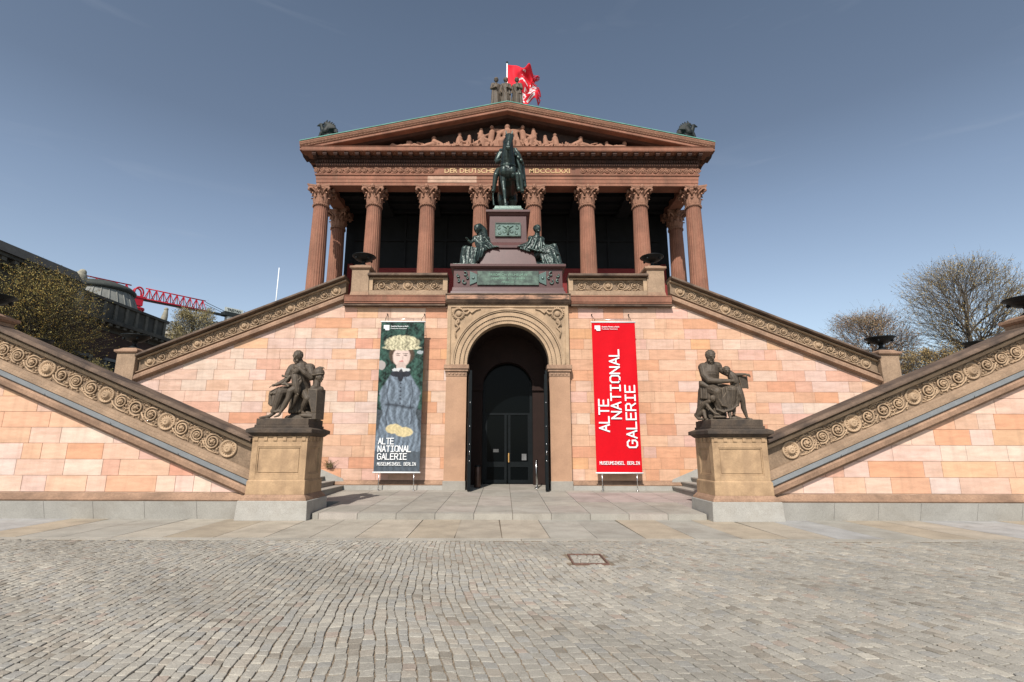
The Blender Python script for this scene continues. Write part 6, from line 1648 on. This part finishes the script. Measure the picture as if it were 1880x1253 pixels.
tree('tree', (-40.3,64,0), 13.5, (17.2,3.6,3.4), 40, 'pale budding tree rising behind the left stair slope below the crane', kids=(12,5,5,4), leafs=4, lsize=.08, twigcol=(.12,.10,.07), cols=[(.34,.27,.11),(.26,.21,.09)], r0=.2)
tree('tree', (-45.5,69,0), 12.0, (15.5,2.8,2.9), 44, 'short budding tree at the corner of the dark classical building', kids=(10,5,4,4), leafs=4, lsize=.08, twigcol=(.10,.08,.06), cols=[(.30,.23,.09),(.22,.18,.07)], r0=.17)

# ================================================================== DARK MUSEUM BUILDING ON THE LEFT
def side_building():
    a = empty('classical_building', (-38, 36, 0)); tag(a, 'long dark classical building in shade with a grey metal roof, behind the leafy tree', 'building')
    OFF3 = Vector((38,-36,0))
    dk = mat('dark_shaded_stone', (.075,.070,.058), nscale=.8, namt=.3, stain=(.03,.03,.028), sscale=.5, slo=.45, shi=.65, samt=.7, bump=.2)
    dr = mat('dark_reddish_plaster', (.05,.028,.022), nscale=1, namt=.25, bump=.1)
    rl = mat('pale_weathered_trim', (.30,.28,.22), nscale=3, namt=.25)
    zn = mat('grey_zinc_roof', (.20,.20,.18), rough=.6, nscale=2, namt=.2, stretch=(1,1,.3))
    def put(b, n, m, p=None, bevel=0):
        o = b.build(n, m, p or a)
        if p is None: o.location = OFF3
        return o
    # main range and end pavilion (facades face +x)
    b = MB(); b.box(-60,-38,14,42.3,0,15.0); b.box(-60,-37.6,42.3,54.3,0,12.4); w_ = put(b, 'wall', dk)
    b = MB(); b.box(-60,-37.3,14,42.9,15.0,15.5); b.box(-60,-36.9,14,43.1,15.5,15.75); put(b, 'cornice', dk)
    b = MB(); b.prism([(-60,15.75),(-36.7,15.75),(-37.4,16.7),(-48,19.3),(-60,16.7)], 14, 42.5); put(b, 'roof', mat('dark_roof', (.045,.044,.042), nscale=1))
    b = MB(); b.box(-60,-37.45,42.2,54.5,12.4,12.8); b.box(-60,-36.9,42.0,55.0,12.8,13.0); b.box(-60,-36.5,41.8,55.4,13.0,13.35); b.box(-60,-37.3,42.4,54.7,13.35,15.1); b.box(-60,-37.1,42.2,54.9,15.1,15.35); put(b, 'attic', dk)
    b = MB()
    for k in range(9): y = 42.9+k*1.42; b.box(-37.3,-37.18,y,y+.35,13.36,15.08)
    for k in range(14): b.box(-37.0,-36.62,42.3+k*.92,42.7+k*.92,12.8,12.99)
    for k in range(28): b.box(-37.3,-37.0,14.5+k,14.9+k,15.2,15.49)
    put(b, 'cornice_molding', mat('attic_trim', (.12,.11,.09), bump=0))
    b = MB(); b.box(-60,-37.57,42.3,54.3,9.8,12.4); b.box(-60,-37.57,42.3,54.3,5.2,6.2); put(b, 'plaster_band', dr)
    for k in range(3):
        y = 44.5+k*3.8
        f = MB()
        f.box(-37.6,-37.42,y-1.05,y-.85,6.4,9.7); f.box(-37.6,-37.42,y+.85,y+1.05,6.4,9.7); f.box(-37.6,-37.35,y-1.15,y+1.15,9.7,9.95); f.box(-37.6,-37.35,y-1.15,y+1.15,6.2,6.4)
        fr = put(f, 'window', mat('window_trim', (.16,.17,.17), bump=0)); g = MB(); g.box(-37.6,-37.56,y-.85,y+.85,6.4,9.7); g.build('pane', M['glass'], fr)
    for k in range(7):
        y = 17+k*3.9; f = MB()
        f.box(-38,-37.8,y-1.1,y-.9,8.0,12.4); f.box(-38,-37.8,y+.9,y+1.1,8.0,12.4); f.box(-38,-37.75,y-1.2,y+1.2,12.4,12.7); put(f, 'window', mat('window_trim', (.09,.09,.085), bump=0))
    # shallow segmented dome with a flat cap
    b = MB(); n = 28; cx, cy = -43.6, 53.0
    prof = [(3.9,14.6),(3.7,15.8),(3.2,17.2),(2.8,18.1)]
    b.lathe(prof, (cx,cy,0), n=n, smooth=False)
    dm = put(b, 'dome', zn)
    b = MB()
    for k in range(n):
        an = 2*pi*k/n; b.tube([(cx+r*cos(an), cy+r*sin(an), z+.02) for r, z in prof], .06, 4)
    rb = b.build('dome_seams', zn, dm); 
    b = MB(); b.lathe([(2.9,18.05),(3.1,18.15),(3.1,18.4),(2.7,18.75),(1.7,19.1),(.01,19.2)], (cx,cy,0), n=40, cap=False); b.build('dome_cap', mat('dark_cap', (.05,.055,.05)), dm)
    for (x, y, z, sc_, lab) in ((-37.5,43.0,15.35,1.0,0),(-37.5,54.5,15.35,.7,1)):
        b = MB()
        if lab == 0: b.box(x-.35,x+.35,y-.35,y+.35,13.4,z+.4); b.chain([(x,y,z+.4),(x,y,z+1.1),(x+.15,y,z+1.5)],[.45,.5,.3]); b.chain([(x+.2,y,z+1.4),(x-.35,y,z+1.1),(x-.5,y,z+.7)],[.25,.25,.2])
        else: b.chain([(x,y,z),(x+.1,y,z+.6),(x+.15,y,z+1.1)],[.35,.28,.2]); b.ell((x+.15,y,z+1.3),.22)
        put(b, 'corner_ornament', rl)
side_building()

def far_building():
    a = empty('gallery_building', (-52, 84, 0)); tag(a, 'pale stone building with a ribbed glass roof far behind the left stair slope', 'building')
    b = MB(); b.box(-12,10,0,8,0,20.4); b.build('wall', mat('pale_wall', (.42,.38,.32)), a)
    b = MB(); b.box(-12.3,10.3,-.4,8.3,20.4,20.9); b.build('cornice', mat('pale_cornice', (.36,.33,.28)), a)
    b = MB(); b.add([(-12,-.2,20.9),(10,-.2,20.9),(10,7,24.4),(-12,7,24.4)], [(0,1,2,3)]); b.add([(-12,-.2,20.9),(-12,7,24.4),(-12,8,20.9)], [(0,1,2)]); b.add([(10,-.2,20.9),(10,7,24.4),(10,8,20.9)], [(0,2,1)])
    rf = b.build('glass_roof', mat('grey_glass_roof', (.30,.33,.34), rough=.35, bump=0), a)
    b = MB()
    for k in range(28): x = -12+k*22/27; b.tube([(x,-.25,20.95),(x,6.95,24.45)],.07,4)
    for k in range(5): t = (k+.5)/5; b.tube([(-12,-.2+7.2*t,20.96+3.5*t),(10,-.2+7.2*t,20.96+3.5*t)],.05,4)
    b.build('glazing_bars', mat('roof_bars', (.12,.13,.13), bump=0), rf)
far_building()

# ================================================================== CRANE
def crane():
    A = Vector((-64.5,72,26.2)); B = Vector((-49.4,91.6,26.2)); d = (B-A).normalized(); L = (B-A).length
    yaw = atan2(d.y, d.x)
    piv = A + d*8.9
    a = empty('tower_crane', (piv.x, piv.y, 0), yaw); tag(a, 'red tower crane with a lattice jib and dark ballast beam behind the metal roof', 'crane')
    red = mat('crane_red', (.42,.012,.03), rough=.5, bump=0, namt=.1); dark = mat('crane_dark', (.02,.025,.026), bump=0)
    z = 26.2
    def truss(x0, x1, n, h, w_, r=.06):
        b = MB()
        for y in (-w_,w_): b.tube([(x0,y,z-h/2),(x1,y,z-h/2)], r*1.2, 4)
        b.tube([(x0,0,z+h/2),(x1,0,z+h/2)], r*1.2, 4)
        for k in range(n):
            xa = x0+(x1-x0)*k/n; xb = x0+(x1-x0)*(k+1)/n
            for y in (-w_,w_):
                b.tube([(xa,y,z-h/2),((xa+xb)/2,0,z+h/2)], r*.8, 4); b.tube([((xa+xb)/2,0,z+h/2),(xb,y,z-h/2)], r*.8, 4)
            b.tube([(xa,-w_,z-h/2),(xa,w_,z-h/2)], r*.7, 4)
        return b
    j = truss(-40, -1, 30, 1.9, .7, .085); j.build('jib', red, a)
    j = truss(1, 10.2, 9, 1.9, .7, .085); cj = j.build('counter_jib', red, a)
    b = MB(); b.box(.5,15.5,-.5,.5,z-1.05,z-.78); b.build('walkway', dark, cj)
    b = MB(); b.tube([(10.2,0,z+.75),(14.0,0,z-.3)],.05,4); b.tube([(10.2,.4,z+.5),(13.5,.4,z-.4)],.04,4); b.build('tie_bar', dark, cj)
    b = MB(); b.box(-.7,.7,-.7,.7,z-2.2,z-.9); b.box(-1.0,1.0,-.8,.8,z-1.0,z-.7); b.lathe([(1.2,z-2.9),(1.2,z-2.55)],n=16); b.build('slewing_unit', red, a)
    b = MB(); n = 20
    for q in (-.5,.5):
        pts = [(.62*cos(2*pi*k/n), q, z-.15+.95*sin(2*pi*k/n)) for k in range(n+1)]; b.tube(pts, .13, 5)
    b.build('hoist_ring', red, a)
    b = MB(); b.box(-2.6,-1.4,-.95,.1,z-2.4,z-1.0); b.build('cab', dark, a)
    b = MB(); b.box(-.8,.8,-.8,.8,.0,z-2.9); ms = MB()
    for x in (-.8,.8):
        for y in (-.8,.8): ms.tube([(x,y,0),(x,y,z-2.9)],.1,4)
    for k in range(16):
        z0 = k*1.4
        for x in (-.8,.8): ms.tube([(x,-.8,z0),(x,.8,z0+1.4)],.06,4)
        for y in (-.8,.8): ms.tube([(-.8,y,z0),(.8,y,z0+1.4)],.06,4)
    ms.build('mast', red, a)
    b = MB(); b.box(13.2,17.6,-.75,.75,z-1.05,z-.25); b.build('ballast_beam', dark, cj, bevel=.08)
    gr = mat('concrete_ballast', (.40,.39,.36)); b = MB(); b.box(13.9,15.9,-.6,.6,z-2.15,z-1.07); b.build('ballast_block', gr, cj)
    b = MB(); b.box(13.2,16.5,-.72,-.66,z-.25,z+.50); sg = b.build('sign_board', mat('sign_white', (.55,.57,.52), bump=0), cj)
    text('sign_lettering', 'TRISTAN', .62, dark, sg, (13.65,-.735,z-.13), extrude=.01, offset=.02)
    b = MB(); b.cap((17.1,0,z-.25),(17.1,0,z+.15),.25,.12); b.tube([(17.1,0,z+.1),(17.1,0,z+.6)],.05,5); b.build('warning_light', dark, cj)
crane()
